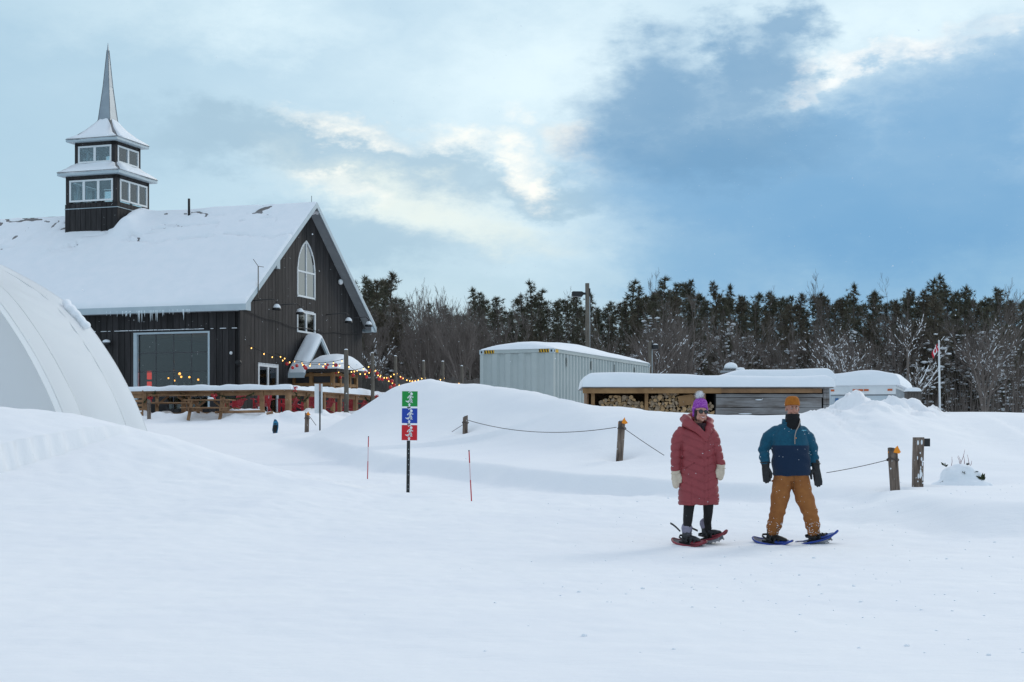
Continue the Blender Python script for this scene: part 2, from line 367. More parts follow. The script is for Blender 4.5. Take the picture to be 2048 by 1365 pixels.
def H(X, Y):
    X = np.asarray(X, float); Y = np.asarray(Y, float)
    z = np.interp(Y, _yy, _zz)
    z = z + (.10 * sstep(Y, 4, 25) + .22 * sstep(Y, 42, 60) * sstep(X, 8, 12)) * fbm(X * .16 + 3, Y * .10, 3) - .035 * np.clip(X - 11.5, 0, 30) * sstep(Y, 38, 52)
    # deep untracked snow beside the packed trail
    d, _, _ = seg_dist(X, Y, LEDGE)
    ins = inside(X, Y, LEDGE + [(60, 17), (200, 17), (200, 440), (-3, 440), (-6, 75), (-9, 60)])
    sd_ = np.where(ins, d, -d) + .35 * fbm(X * .7, Y * .5, 3)
    hgt = .34 * sstep(X, -8.5, -3.8) + .06 * sstep(X, 4.5, 6) * (1 - sstep(Y, 24, 32))
    wid = .55 + .8 * sstep(X, 3.5, 6) * (1 - sstep(Y, 24, 32))
    z = z + hgt * sstep(sd_, -.15, wid)
    def ridge(z, pts, wf, wb, p=2.0, rough=0.0, rs=1.0):
        d, c, dy = seg_dist(X, Y, pts)
        w = np.where(dy < 0, wf, wb)
        g = np.exp(-(d / w) ** p)
        r = z + np.maximum(c - z, 0) * g
        if rough: r = r + rough * g * fbm(X * rs, Y * rs, 4, .6) * (c > z)
        return r
    z = ridge(z, BANK, 6.5, 2.6, 1.7, .05, 1.1)
    c, yc = np.interp(X, _cx, _cZ, 0, 0), np.interp(X, _cx, _cY)
    pile = sstep(X, 6.3, 7.4) * (1 - sstep(X, 9.8, 11))
    dY = Y - yc; g = np.exp(-(dY / np.where(dY < 0, 3.5 - .7 * pile, 1.25)) ** 2)
    z = z + np.maximum(c - z, 0) * g + g * (.05 + .30 * pile) * fbm(X * (.9 + .9 * pile), Y * (.9 + .9 * pile), 4, .58) * (c > z)
    z = ridge(z, RFLANK, 7, 9, 2.0)
    z = ridge(z, DECKLIP, 1.5, 1.1, 2.0, .35, 1.3)
    # a wind scoop on the right and hollows round the posts
    z = z - .35 * np.exp(-(((X - 10.4) / 1.7) ** 2 + ((Y - 33.5) / 3.2) ** 2))
    for px, py, Yd, r in HOLLOWS:
        q = P(px, py, Yd); z = z - .11 * np.exp(-(((X - q.x) ** 2 + (Y - q.y) ** 2) / r ** 2))
    z = z - .025 * np.exp(-(((X - 2.9) / 3.5) ** 2 + ((Y - 18.5) / 3.0) ** 2))
    # wind texture and the scuffed trail
    fine = 1 - sstep(Y, 45, 80)
    z = z + .014 * fbm(X * .9 + .25 * Y, Y * 1.7, 4) * fine
    tr = (1 - ins) * (1 - sstep(np.abs(Y - 27), 12, 24))
    z = z + (.004 + .014 * tr) * fbm(X * 3.1, Y * 3.6, 3, .55) * (1 - sstep(Y, 30, 55))
    return z
HOLLOWS = [(930, 870, 39.2, .35), (1237, 915, 32.3, .35), (1793, 980, 24.5, .3), (1837, 970, 25.3, .3), (1920, 966, 26.3, .8), (613, 856, 49, .4)]
def hz(x, y): return float(H(np.array([x]), np.array([y]))[0])
def G(px, Y):
    """ground point under photo column px at depth Y"""
    x = (px - CX) / F * Y; return Vector((x, Y, hz(x, Y)))
def build_ground():
    ys = [-38., -20, -8, 0, 3]
    while ys[-1] < 420:
        y = ys[-1]
        ys.append(y + (.35 if y < 6.5 else .075 if y < 24 else .11 if y < 47 else .3 if y < 75 else 1.2 if y < 110 else 6 if y < 180 else 30))
    q = np.linspace(-1, 1, 471); a = .40 * q + .75 * q ** 7
    ys = np.array(ys)
    X = np.outer(np.maximum(ys, 3) + 8.0 * (ys < 30) * (1 - np.clip(ys, 0, 30) / 30), a) if False else np.outer(np.maximum(ys + 1.5, 9.0), a)
    Yg = np.repeat(ys[:, None], len(a), 1)
    Z = H(X.ravel(), Yg.ravel())
    n, m = Yg.shape
    V = np.stack([X.ravel(), Yg.ravel(), Z], 1)
    i = np.arange(n - 1)[:, None] * m + np.arange(m - 1)[None, :]
    Fq = np.stack([i, i + 1, i + 1 + m, i + m], -1).reshape(-1, 4)
    me = bpy.data.meshes.new('snow_ground'); me.vertices.add(len(V)); me.vertices.foreach_set('co', V.ravel())
    me.loops.add(Fq.size); me.loops.foreach_set('vertex_index', Fq.ravel())
    me.polygons.add(len(Fq)); me.polygons.foreach_set('loop_start', np.arange(0, Fq.size, 4)); me.polygons.foreach_set('loop_total', np.full(len(Fq), 4))
    me.update(calc_edges=True); me.validate()
    return kind(obj('snow_ground', me, M['snow'], None, True), 'structure')
build_ground()

def snowcap(x0, x1, y0, y1, zb, t, r, nx, ny, under=.004):
    """a pillow of snow lying on zb(x, y); its rim is rounded over r metres"""
    mb = MB()
    def edge(n):
        u = np.linspace(0, 1, n); return np.clip(.5 - .5 * np.cos(np.pi * u), 0, 1) * .5 + u * .5
    xs = x0 + (x1 - x0) * edge(nx); ys = y0 + (y1 - y0) * edge(ny)
    X, Y = np.meshgrid(xs, ys, indexing='ij')
    d = np.minimum(np.minimum(X - x0, x1 - X), np.minimum(Y - y0, y1 - Y))
    e = np.sqrt(np.clip(1 - (1 - np.clip(d / r, 0, 1)) ** 2, 0, 1))
    B = zb(X, Y); T = t(X, Y) * e
    V = [(X[i, j], Y[i, j], B[i, j] + T[i, j]) for i in range(nx) for j in range(ny)] + [(X[i, j], Y[i, j], B[i, j] - under) for i in range(nx) for j in range(ny)]
    fs = []; o = nx * ny
    for i in range(nx - 1):
        for j in range(ny - 1):
            a = i * ny + j; q = (a, a + ny, a + ny + 1, a + 1)
            fs += [q, tuple(o + k for k in reversed(q))]
    for i in range(nx - 1):
        for j in (0, ny - 1):
            a = i * ny + j; fs.append((a, a + ny, a + ny + o, a + o) if j else (a + ny, a, a + o, a + ny + o))
    for j in range(ny - 1):
        for i in (0, nx - 1):
            a = i * ny + j; fs.append((a + 1, a, a + o, a + 1 + o) if i else (a, a + 1, a + 1 + o, a + o))
    mb.add(V, fs); return mb

# ---------------------------------------------------------------- the barn
TH = math.atan2(1026, 3100)
BY0 = 66.0; BX0 = (479 - CX) / F * BY0
BW = 12.8; RID = 6.4; RZ = 12.45; PITCH = .765; EAVE = .5; RAKE = .55; BLEN = 30.0
DECK_Z = 2.5
BROT = math.pi / 2 - TH
barn = thing('barn', 'black timber barn with snowy roof, pointed arch window and a two-tier steeple', 'barn', (BX0, BY0, 0), BROT)
BMW = Matrix.Translation((BX0, BY0, 0)) @ Matrix.Rotation(BROT, 4, 'Z')
def BL(a, b, z): return BMW @ Vector((a, b, z))
def roofz(a): return RZ - PITCH * abs(a - RID)
AK, AR, ASP, AC = .615, 1.565, 9.25, 6.4
def arch_z(a):
    x = min(abs(a - AC), .95); return ASP + math.sqrt(max(AR * AR - (x + AK) ** 2, 0))
GOPEN = [(5.45, 7.35, 8.03, 'arch'), (5.44, 7.38, 6.39, 7.39), (1.62, 3.54, DECK_Z, 4.75)]
SOPEN = [(1.45, 5.12, 2.75, 6.07)]
def pieces(lo, hi, top, ops, fa=None):
    """vertical runs of wall between lo..hi left over by the openings: (za_bottom, zb_bottom, za_top, zb_top)"""
    out = []; cur = (1.9, 1.9)
    for o in sorted([o for o in ops if o[0] < hi - 1e-4 and o[1] > lo + 1e-4], key=lambda o: o[2]):
        out.append((cur[0], cur[1], o[2], o[2]))
        cur = (arch_z(lo), arch_z(hi)) if o[3] == 'arch' else (o[3], o[3])
    out.append((cur[0], cur[1], top(lo), top(hi)))
    return [p for p in out if p[2] - p[0] > .02 or p[3] - p[1] > .02]
def cuts(lo, hi, step, ops, extra=()):
    xs = [lo]; 
    n = int(round((hi - lo) / step)); xs = [lo + (hi - lo) * i / n for i in range(n + 1)]
    for o in ops:
        for e in (o[0], o[1]):
            k = min(range(len(xs)), key=lambda i: abs(xs[i] - e)); xs[k] = e
    for e in extra:
        k = min(range(len(xs)), key=lambda i: abs(xs[i] - e)); xs[k] = e
    return sorted(set(xs))
def build_barn():
    core = MB(); gap = .024
    xs = cuts(0, BW, .33, GOPEN, (AC,))
    rnd = random.Random(2)
    for lo, hi in zip(xs[:-1], xs[1:]):
        for za, zb, ta, tb in pieces(lo, hi, lambda a: roofz(a) - .12, GOPEN):
            d = rnd.uniform(-.004, .006); mb = MB(); l, h = lo + gap / 2, hi - gap / 2
            mb.hexa([(l, -.03 - d, za), (h, -.03 - d, zb), (h, 0, zb), (l, 0, za), (l, -.03 - d, ta), (h, -.03 - d, tb), (h, 0, tb), (l, 0, ta)])
            mb.build('board', M['siding'], barn)
            core.hexa([(lo, .002, za), (hi, .002, zb), (hi, .18, zb), (lo, .18, za), (lo, .002, ta), (hi, .002, tb), (hi, .18, tb), (lo, .18, ta)])
    xs = cuts(.19, 20, .30, SOPEN)
    for lo, hi in zip(xs[:-1], xs[1:]):
        for za, zb, ta, tb in pieces(lo, hi, lambda a: roofz(0) - .1, SOPEN):
            if lo < 10:
                d = rnd.uniform(-.004, .006); mb = MB(); mb.box(-.03 - d, 0, lo + gap / 2, hi - gap / 2, za, ta); mb.build('board', M['siding'], barn)
            core.box(.002, .18, lo, hi, za, ta)
    core.box(0.002, .18, 20, BLEN, 1.9, roofz(0) - .1); core.box(BW - .18, BW - .002, .19, BLEN, 1.9, roofz(0) - .1)
    core.prism([(0.2, 1.9), (BW - .2, 1.9), (BW - .2, roofz(0) - .1), (RID, RZ - .3), (.2, roofz(0) - .1)], 'y', BLEN - .2, BLEN)
    core.build('wall', M['core'], barn)
    mb = MB(); mb.box(-.05, .06, -.052, .03, 1.9, roofz(0) - .15); mb.build('corner_board', M['siding'], barn)
    # interior: a floor, a back wall and a loft floor so that the windows look into a dim room
    mb = MB(); mb.box(.2, BW - .2, .2, BLEN - .3, 2.2, DECK_Z); mb.build('floor', M['wood'], barn)
    mb = MB(); mb.box(.25, BW - .25, 6.4, 6.5, DECK_Z, 7); mb.build('partition', mat('dim_interior_wall', (.05, .042, .038), .8), barn)
    mb = MB(); mb.box(.22, BW - .22, .22, 6.35, 6.15, 6.3); mb.build('loft_floor', M['wood'], barn)
    # roof slabs, fascia, soffits
    for sgn in (-1, 1):
        mb = MB(); e = RID + EAVE
        def q(a, dz): return (RID + sgn * a, roofz(RID + sgn * a) + dz)
        mb.prism([q(0, 0), q(e, 0), q(e, -.10), q(0, -.10)], 'y', -RAKE, BLEN); mb.build('roof', M['roof'], barn)
        mb = MB(); ae = RID + sgn * (e + .012); zt = roofz(ae)
        mb.box(min(ae, ae + sgn * .03), max(ae, ae + sgn * .03), -RAKE, BLEN, zt - .27, zt + .0); mb.build('eave_fascia', M['fascia'], barn)
        mb = MB(); s0, s1 = RID + sgn * (RID - .0), RID + sgn * (e + .01)
        mb.box(min(s0, s1), max(s0, s1), 0, BLEN, zt - .26, zt - .23); mb.build('eave_soffit', M['soffit'], barn)
        mb = MB(); mb.prism([q(0, .012), q(e + .04, .012), q(e + .04, -.24), q(0, -.24)], 'y', -RAKE - .035, -RAKE); mb.build('rake_board', M['fascia'], barn)
        mb = MB(); mb.prism([q(0, -.13), q(e, -.13), q(e, -.16), q(0, -.16)], 'y', -RAKE, -.03); mb.build('rake_soffit', M['soffit'], barn)
        if True:
            mb = MB(); mb.prism([(RID + sgn * RID, zt - .26), (RID + sgn * (e + .03), zt - .26), (RID + sgn * (e + .03), roofz(RID + sgn * e) - .1), (RID + sgn * RID, roofz(RID + sgn * RID) - .2)], 'y', -RAKE + .01, -RAKE + .04); mb.build('eave_return', M['fascia'], barn)
    # roof snow, thin and cracked towards the ridge and round the steeple
    def t(a, b):
        low = sstep(np.abs(a - RID), .4, 3.2)
        v = .045 + .12 * low + .07 * fbm(a * .8, b * .5, 4) + .012 * fbm(a * 4, b * 3, 3)
        crack = np.abs(fbm(a * .9 + 8, b * .34 + 2, 4, .55)); band = np.exp(-((np.abs(a - RID) - 1.9) / .9) ** 2) + .9 * np.exp(-((np.abs(a - RID) - .35) / .3) ** 2)
        v = v - .27 * np.exp(-(crack / .055) ** 2) * np.clip(band, 0, 1) * (vnoise(a * .9, b * .6 + 5) > -.08)
        left = sstep(b, 11.5, 13.5) * np.exp(-((np.abs(a - RID) - 1.4) / 1.1) ** 2)
        v = v - .085 * left * (.75 + 1.1 * vnoise(a * 1.1, b * 3.5))
        drift = .55 * np.exp(-(((a - 4.6) / .55) ** 2 + ((b - 8.6) / .55) ** 2)) + .45 * np.exp(-(((a - 5.6) / .8) ** 2 + ((b - 8.7) / .5) ** 2))
        return v + drift
    snowcap(-EAVE - .03, BW + EAVE + .03, -RAKE - .02, BLEN, lambda a, b: RZ - PITCH * np.abs(a - RID) + .012, t, .14, 230, 400, .07).build('roof_snow', M['snow_fine'], barn, True, False)
    # windows
    def window(cut, panes, z0, z1, arch=False, fw=.085, glass='glass_gable', y=-.05):
        a0, a1 = cut; f = MB()
        if arch:
            pts = [(a0 + fw / 2, z0)] + [(AC + (a1 - a0 - fw) / 2 * u, 0) for u in np.linspace(-1, 1, 21)] + [(a1 - fw / 2, z0)]
            pts = [pts[0]] + [(p[0], arch_z(AC + (p[0] - AC) * 1.04) - fw * .35) for p in pts[1:-1]] + [pts[-1]]
            for p, q in zip(pts[:-1], pts[1:]): f.bar((p[0], y + .04, p[1]), (q[0], y + .04, q[1]), .1, fw, (0, -1, 0)) if False else f.hexa(_strip(p, q, fw, y))
            f.box(a0, a1, y, y + .09, z0, z0 + fw); f.box(AC - .03, AC + .03, y + .004, y + .08, z0 + fw, arch_z(AC) - .1); f.box(a0 + fw, a1 - fw, y + .006, y + .078, ASP - .07, ASP + .01)
        else:
            f.box(a0, a1, y, y + .09, z0, z0 + fw); f.box(a0, a1, y, y + .09, z1 - fw, z1)
            f.box(a0, a0 + fw, y, y + .09, z0 + fw, z1 - fw); f.box(a1 - fw, a1, y, y + .09, z0 + fw, z1 - fw)
            for i in range(1, panes):
                c = a0 + (a1 - a0) * i / panes; f.box(c - .05, c + .05, y + .004, y + .08, z0 + fw, z1 - fw)
        w = f.build('window', M['white'], barn)
        n = panes
        for i in range(n):
            l = a0 + fw + (a1 - a0 - 2 * fw) * i / n; h = a0 + fw + (a1 - a0 - 2 * fw) * (i + 1) / n
            g = MB()
            if arch:
                for (lo_, hi_) in ((z0 + fw, ASP - .03), (ASP - .03, None)):
                    g = MB()
                    if hi_: poly = [(l, lo_), (h, lo_), (h, hi_), (l, hi_)]
                    else:
                        us = np.linspace(l, h, 9); poly = [(l, lo_), (h, lo_)] + [(u, arch_z(u) - fw * .8) for u in us[::-1]]
                    g.prism(poly, 'y', y + .045, y + .055); g.build('pane', M[glass], w)
            else:
                g.box(l, h, y + .045, y + .055, z0 + fw, z1 - fw); g.build('pane', M[glass], w)
        return w
    def _strip(p, q, fw, y):
        d = Vector((q[0] - p[0], 0, q[1] - p[1])).normalized(); nrm = Vector((-d.z, 0, d.x)) * fw / 2
        P0, P1 = Vector((p[0], 0, p[1])) - d * .02, Vector((q[0], 0, q[1])) + d * .02
        A = [P0 - nrm, P1 - nrm, P1 + nrm, P0 + nrm]
        return [(v.x, y, v.z) for v in A] + [(v.x, y + .09, v.z) for v in A]
    window((5.45, 7.35), 2, 8.03, None, True)
    window((5.44, 7.38), 2, 6.39, 7.39)
    window((1.62, 3.54), 2, DECK_Z, 4.75, glass='glass_dark', fw=.11)
    # the wide roll-up window in the long wall
    f = MB(); b0, b1, z0, z1 = SOPEN[0]
    f.box(-.045, .14, b0 - .04, b0 + .05, z0, z1 + .02); f.box(-.045, .14, b1 - .14, b1 + .03, z0, z1 + .02); f.box(-.045, .14, b0 + .05, b1 - .14, z1 - .06, z1 + .02)
    w = f.build('window', M['fascia'], barn); w['label'] = 'wide roll-up window with pale metal frame and warm lamps behind'
    for i in range(4):
        for j in range(4):
            l = b0 + .05 + (b1 - b0 - .19) * i / 4; h = b0 + .05 + (b1 - b0 - .19) * (i + 1) / 4
            k0 = z0 + (z1 - .06 - z0) * j / 4; k1 = z0 + (z1 - .06 - z0) * (j + 1) / 4
            g = MB(); g.box(.09, .10, l + .02, h - .02, k0 + .02, k1 - .02); g.build('pane', M['glass_dark'], w)
    g = MB()
    for i in range(1, 4):
        l = b0 + .05 + (b1 - b0 - .19) * i / 4; g.box(.085, .105, l - .02, l + .02, z0, z1 - .06)
    for j in range(1, 4):
        k = z0 + (z1 - .06 - z0) * j / 4; g.box(.083, .107, b0 + .05, b1 - .14, k - .02, k + .02)
    g.build('glazing_bar', mat('dark_glazing_bar', (.06, .06, .065), .6), w)
    # belly band flashing with a line of blown snow
    mb = MB(); mb.box(-.06, -.034, .02, 9, 6.14, 6.17); mb.build('flashing', M['siding'], barn)
    rnd = random.Random(5); b = .1; s = MB()
    while b < 9:
        l = rnd.uniform(.12, .3); s.box(-.062, -.036, b, b + l, 6.172, 6.19 + rnd.uniform(0, .012)); b += l + rnd.uniform(.01, .05 if 1.3 < b < 5.2 else .35)
    kind(s.build('flashing_snow', M['snow_fine'], barn), 'stuff')
    for a0, a1, z in ((5.44, 7.38, 7.40), (1.62, 3.54, 4.76)):
        s = MB(); a = a0
        while a < a1 - .2: l = rnd.uniform(.14, .26); s.box(a, a + l, -.06, -.005, z, z + .03); a += l + .05
        kind(s.build('lintel_snow', M['snow_fine'], barn), 'stuff')
    # icicles along the eave
    for i in range(34):
        b = 2.1 + rnd.random() ** 1.2 * 4.2; ln = rnd.uniform(.1, .28) + (.28 if rnd.random() < .25 else 0)
        mb = MB(); mb.tube([(-EAVE - .03, b, 7.0), (-EAVE - .03 + rnd.uniform(-.01, .01), b, 7.0 - ln * .5), (-EAVE - .03, b, 7.0 - ln)], [.022, .014, .003], 5); mb.build('icicle', M['ice'], barn)
    # small fittings
    mb = MB(); mb.tube([(2.2, 5.85, roofz(2.2)), (2.2, 5.85, roofz(2.2) + .05)], .06, 8)
    mb = MB(); mb.tube([(RID - .5, 5.85, RZ - .4), (RID - .5, 5.85, RZ + .42)], .06, 8); mb.build('vent_pipe', M['black'], barn, True)
    mb = MB(); mb.tube([(RID, -.3, RZ), (RID, -.3, RZ + .32)], .012, 5); mb.build('lightning_rod', M['black_metal'], barn)
    mb = MB(); mb.tube([(.55, -RAKE - .05, 7.5), (.55, -RAKE - .05, 8.85)], .022, 6); mb.tube([(.1, -RAKE - .05, 9.1), (.55, -RAKE - .05, 8.85), (1.05, -RAKE - .05, 8.87)], .014, 5); mb.build('antenna', M['pole'], barn)
    mb = MB(); mb.box(3.1, 3.4, -.2, -.034, 9.05, 9.5); mb.build('junction_box', M['fascia'], barn)
    mb = MB(); mb.ell((10.0, -.12, 9.14), (.2, .1, .14)); mb.build('gable_vent', M['white'], barn, True)  # small white vent on the gable wall, unlit
    mb = MB(); mb.ell((-.1, .35, 5.12), (.07, .065, .075)); mb.build('camera_dome', M['white'], barn, True)
    mb = MB(); mb.tube([(-.16, -.0, 4.7), (-.03, -.0, 4.7)], .12, 14); mb.build('loudspeaker', M['black'], barn, True)
    mb = MB(); mb.ell((-.28, 6.35, 5.62), (.16, .2, .1), 12, 8); wl = mb.build('wall_light', M['black_metal'], barn, True)
    mb = MB(); mb.ell((-.28, 6.35, 5.72), (.15, .18, .09), 12, 8); mb.build('snow', M['snow_fine'], wl, True)
    mb = MB(); mb.tube([(-.03, 6.35, 5.7), (-.15, 6.35, 5.68)], .03, 6); mb.build('bracket', M['black_metal'], wl)
    # gooseneck barn lamps
    for a in (1.75, 4.05, 9.3, 11.7):
        mb = MB(); pts = [(a - .75, -.03, 7.42), (a - .7, -.2, 7.44), (a - .35, -.5, 7.5), (a, -.72, 7.55), (a + .12, -.8, 7.45), (a + .14, -.8, 7.32)]
        mb.tube(pts, .022, 6); arm = mb.build('lamp_arm', M['black_metal'], barn, True)
        mb = MB(); rr = [(.04, 7.33), (.08, 7.29), (.15, 7.22), (.19, 7.13), (.20, 7.08), (.18, 7.08), (.14, 7.19), (.03, 7.26)]
        mb.rings([[(a + .14 + r * math.cos(k * math.pi / 8), -.8 + r * math.sin(k * math.pi / 8), z) for k in range(16)] for r, z in rr], False)
        mb.build('lamp_shade', M['black_metal'], arm, True)
        mb = MB(); rr = [(.175, 7.155), (.155, 7.24), (.10, 7.315), (.05, 7.345), (.01, 7.35)]
        mb.rings([[(a + .14 + r * math.cos(k * math.pi / 8), -.8 + r * math.sin(k * math.pi / 8), z) for k in range(16)] for r, z in rr]); mb.build('snow', M['snow_fine'], arm, True)
    # sagging cable across the gable
    mb = MB(); mb.tube([(.3 + 12.2 * u, -.07, 6.95 - .5 * u + .12 * math.cos(u * 25)*.3 - .3 * math.sin(math.pi * u) + .35 * u) for u in np.linspace(0, 1, 20)], .016, 5); mb.build('cable', M['black'], barn)
    # interior lamps (lit) and dim furniture seen through the roll-up window
    for (a, b, z, r) in [(2.4, 4.3, 3.9, .06), (2.2, 4.1, 3.75, .05), (3.0, 3.1, 4.6, .05), (2.6, 2.7, 3.9, .08), (3.4, 2.3, 4.4, .04), (2.2, 1.9, 3.95, .09), (2.0, 1.75, 3.95, .08), (3.6, 4.5, 3.8, .05), (2.2, 4.75, 3.7, .04), (3, 3.7, 3.65, .045), (2.5, 4.62, 3.6, .04), (2.1, .9, 4.2, .07), (3.4, 1.2, 4.5, .05)]:
        z += .5; mb = MB(); mb.ell((a, b, z), (r, r, r * (2.2 if r > .07 else 1)), 8, 6); lo_ = mb.build('lamp', M['bulb_in'], barn, True)
    for (b, z) in ((4.72, 4.08), (4.72, 3.62)):
        mb = MB(); mb.box(.5, .6, b - .09, b + .09, z, z + .36); mb.build('neon_panel', M['red_lit'], barn)
    # ---- the steeple
    SB = 10.6; W2 = 1.45
    core = MB(); core.box(RID - W2 + .04, RID + W2 - .04, SB - W2 + .04, SB + W2 - .04, 10.6, 12.78)
    def cage(h, z0, z1):
        for sx in (-1, 1):
            for sy in (-1, 1):
                x, y = RID + sx * h, SB + sy * h
                core.box(min(x, x - sx * .26), max(x, x - sx * .26), min(y, y - sy * .26), max(y, y - sy * .26), z0, z1)
    cage(W2 - .03, 12.78, 14.05)
    core.box(RID - W2 + .03, RID + W2 - .03, SB - W2 + .03, SB + W2 - .03, 13.9, 14.2)
    core.box(RID - 1.12, RID + 1.12, SB - 1.12, SB + 1.12, 14.45, 14.68); cage(1.12, 14.68, 15.75); core.box(RID - 1.12, RID + 1.12, SB - 1.12, SB + 1.12, 15.55, 15.8)
    tw = core.build('steeple', M['siding'], barn)
    for face in ('a', 'b'):          # boards of the two faces towards the viewer and their opposites' mates
        n = 10
        for i in range(n):
            l = -W2 + 2 * W2 * i / n + .012; h = -W2 + 2 * W2 * (i + 1) / n - .012; mb = MB()
            if face == 'a': mb.box(RID - W2, RID - W2 + .04, SB + l, SB + h, 10.9, 12.74)
            else: mb.box(RID + l, RID + h, SB - W2, SB - W2 + .04, 10.9, 12.74)
            mb.build('board', M['siding'], tw)
    mb = MB()
    mb.box(RID - W2 - .02, RID - W2, SB - W2 - .02, SB + W2 + .02, 12.5, 12.53); mb.box(RID - W2, RID + W2 + .02, SB - W2 - .02, SB - W2, 12.5, 12.53); mb.build('drip_edge', M['fascia'], tw)
    def tower_windows(h, z0, z1, n, half):
        for sx, sy in ((-1, 0), (1, 0), (0, -1), (0, 1)):
            def bx(mb, l, hh, k0, k1, d0, d1):
                o0, o1 = h + d0, h + d1
                if sx: mb.box(min(RID + sx * o0, RID + sx * o1), max(RID + sx * o0, RID + sx * o1), SB + l, SB + hh, k0, k1)
                else: mb.box(RID + l, RID + hh, min(SB + sy * o0, SB + sy * o1), max(SB + sy * o0, SB + sy * o1), k0, k1)
            f = MB(); w = .08
            bx(f, -half, half, z0, z0 + w, -.04, .03); bx(f, -half, half, z1 - w, z1, -.04, .03)
            for i in range(n + 1):
                c = -half + 2 * half * i / n; a_, b_ = (c, c + w * 1.1) if i == 0 else (c - w * 1.1, c) if i == n else (c - w * .8, c + w * .8)
                bx(f, a_, b_, z0 + w, z1 - w, -.038, .028)
            f.build('window_frame', M['white'], tw)
            for i in range(n):
                g = MB(); bx(g, -half + 2 * half * i / n + .05, -half + 2 * half * (i + 1) / n - .05, z0 + .05, z1 - .05, -.01, 0.0); g.build('pane', M['glass'], tw)
    tower_windows(W2 - .02, 12.84, 13.88, 3, 1.2)
    tower_windows(1.12, 14.74, 15.56, 2, .92)
    def hip(z0, h0, z1, h1, name, conc=0.0):
        mb = MB(); rings = []
        for u in (0, .35, .7, 1):
            h = h0 + (h1 - h0) * u; z = z0 + (z1 - z0) * (u - conc * u * (1 - u))
            rings.append([(RID + sx * h, SB + sy * h, z) for sx, sy in ((-1, -1), (1, -1), (1, 1), (-1, 1))])
        mb.rings(rings); mb.build(name, M['roof'], tw)
        for k in range(4):
            mb = MB(); r0 = []; m_ = .08
            c = [Vector(r[k]) for r in rings]; d = [Vector(r[(k + 1) % 4]) for r in rings]
            nrm = Vector((0, 0, .05))
            top = []; bot = []
            for i, (p, q) in enumerate(zip(c, d)):
                e = (q - p).normalized(); ins = m_ + .05 * (i % 2)
                u = 0.03 if i == 0 else 0
                inward = Vector((RID, SB, 0)) - (p + q) / 2; inward.z = 0; inward.normalize()
                for w_ in (0, .33, .66, 1): pass
                top.append([p + e * ins + (q - p - e * 2 * ins) * w_ + inward * u + nrm * (1.0 + .5 * math.sin(7 * w_ + i * 2 + k)) for w_ in (0, .25, .5, .75, 1)])
                bot.append([v - Vector((0, 0, .09)) for v in top[-1]])
            vs = [v for r in top for v in r] + [v for r in bot for v in r]; fs = []
            for i in range(3):
                for j in range(4): fs.append((i * 5 + j, i * 5 + j + 1, i * 5 + j + 6, i * 5 + j + 5))
            for j in range(4): fs.append((j + 1, j, 20 + j, 21 + j))
            for i in range(3): fs.append((i * 5, i * 5 + 5, i * 5 + 25, i * 5 + 20)); fs.append((i * 5 + 9, i * 5 + 4, i * 5 + 24, i * 5 + 29))
            mb.add(vs, fs); mb.build('snow', M['snow_fine'], tw, True)
    def eavebox(z0, z1, h):
        mb = MB()
        mb.rings([[(RID + sx * q, SB + sy * q, z) for sx, sy in ((-1, -1), (1, -1), (1, 1), (-1, 1))] for q, z in ((h - .04, z0), (h, z0 + .02), (h, z1))]); mb.build('eave', M['fascia'], tw)
    eavebox(14.08, 14.24, 1.71); hip(14.245, 1.74, 14.70, 1.13, 'skirt_roof')
    eavebox(15.74, 15.88, 1.42); hip(15.885, 1.45, 16.95, .34, 'hip_roof', .5)
    mb = MB(); rings = []
    for z, h in ((16.85, .37), (17.0, .33), (18.6, .17), (18.62, .172), (20.4, .035), (20.75, .008)):
        rings.append([(RID + sx * h, SB + sy * h, z) for sx, sy in ((-1, -1), (1, -1), (1, 1), (-1, 1))])
    mb.rings(rings); mb.build('spire', M['spire'], tw)
    mb = MB()
    for sx, sy in ((-1, -1), (1, -1), (1, 1), (-1, 1)): mb.tube([(RID + sx * h, SB + sy * h, z) for z, h in ((16.9, .36), (17.0, .335), (18.6, .175), (20.4, .04))], .014, 4)
    mb.build('spire_seam', M['roof'], tw)
    # ---- the gabled door hood
    pc, ph, pz, pe, pb = 6.3, 1.5, 6.12, 4.68, -.75
    hd = MB(); hd.prism([(pc - ph, pe), (pc + ph, pe), (pc, pz)], 'y', pb + .12, -.035); hood = hd.build('door_hood', M['siding'], barn)
    for s in (-1, 1):
        mb = MB(); mb.prism([(pc, pz + .08), (pc + s * (ph + .3), pe - .22), (pc + s * (ph + .3), pe - .4), (pc, pz - .1)], 'y', pb - .1, pb); mb.build('rake_board', M['fascia'], hood)
        mb = MB(); mb.prism([(pc, pz + .07), (pc + s * (ph + .28), pe - .21), (pc + s * (ph + .28), pe - .27), (pc, pz + .01)], 'y', pb, -.035); mb.build('roof', M['roof'], hood)
        mb = MB(); x = pc + s * (ph + .28); mb.box(min(x, x + s * .03), max(x, x + s * .03), pb - .1, -.035, pe - .44, pe - .2); mb.build('eave_fascia', M['fascia'], hood)
    snowcap(pc - ph - .3, pc + ph + .3, pb - .13, -.04, lambda x, y: pz + .085 - (pz - pe + .29) / (ph + .28) * np.abs(x - pc), lambda x, y: .34 + .1 * fbm(x * 1.3, y * 2, 3) - .14 * np.exp(-((x - pc) / .3) ** 2), .3, 40, 16).build('snow', M['snow_fine'], hood, True, False)
build_barn()

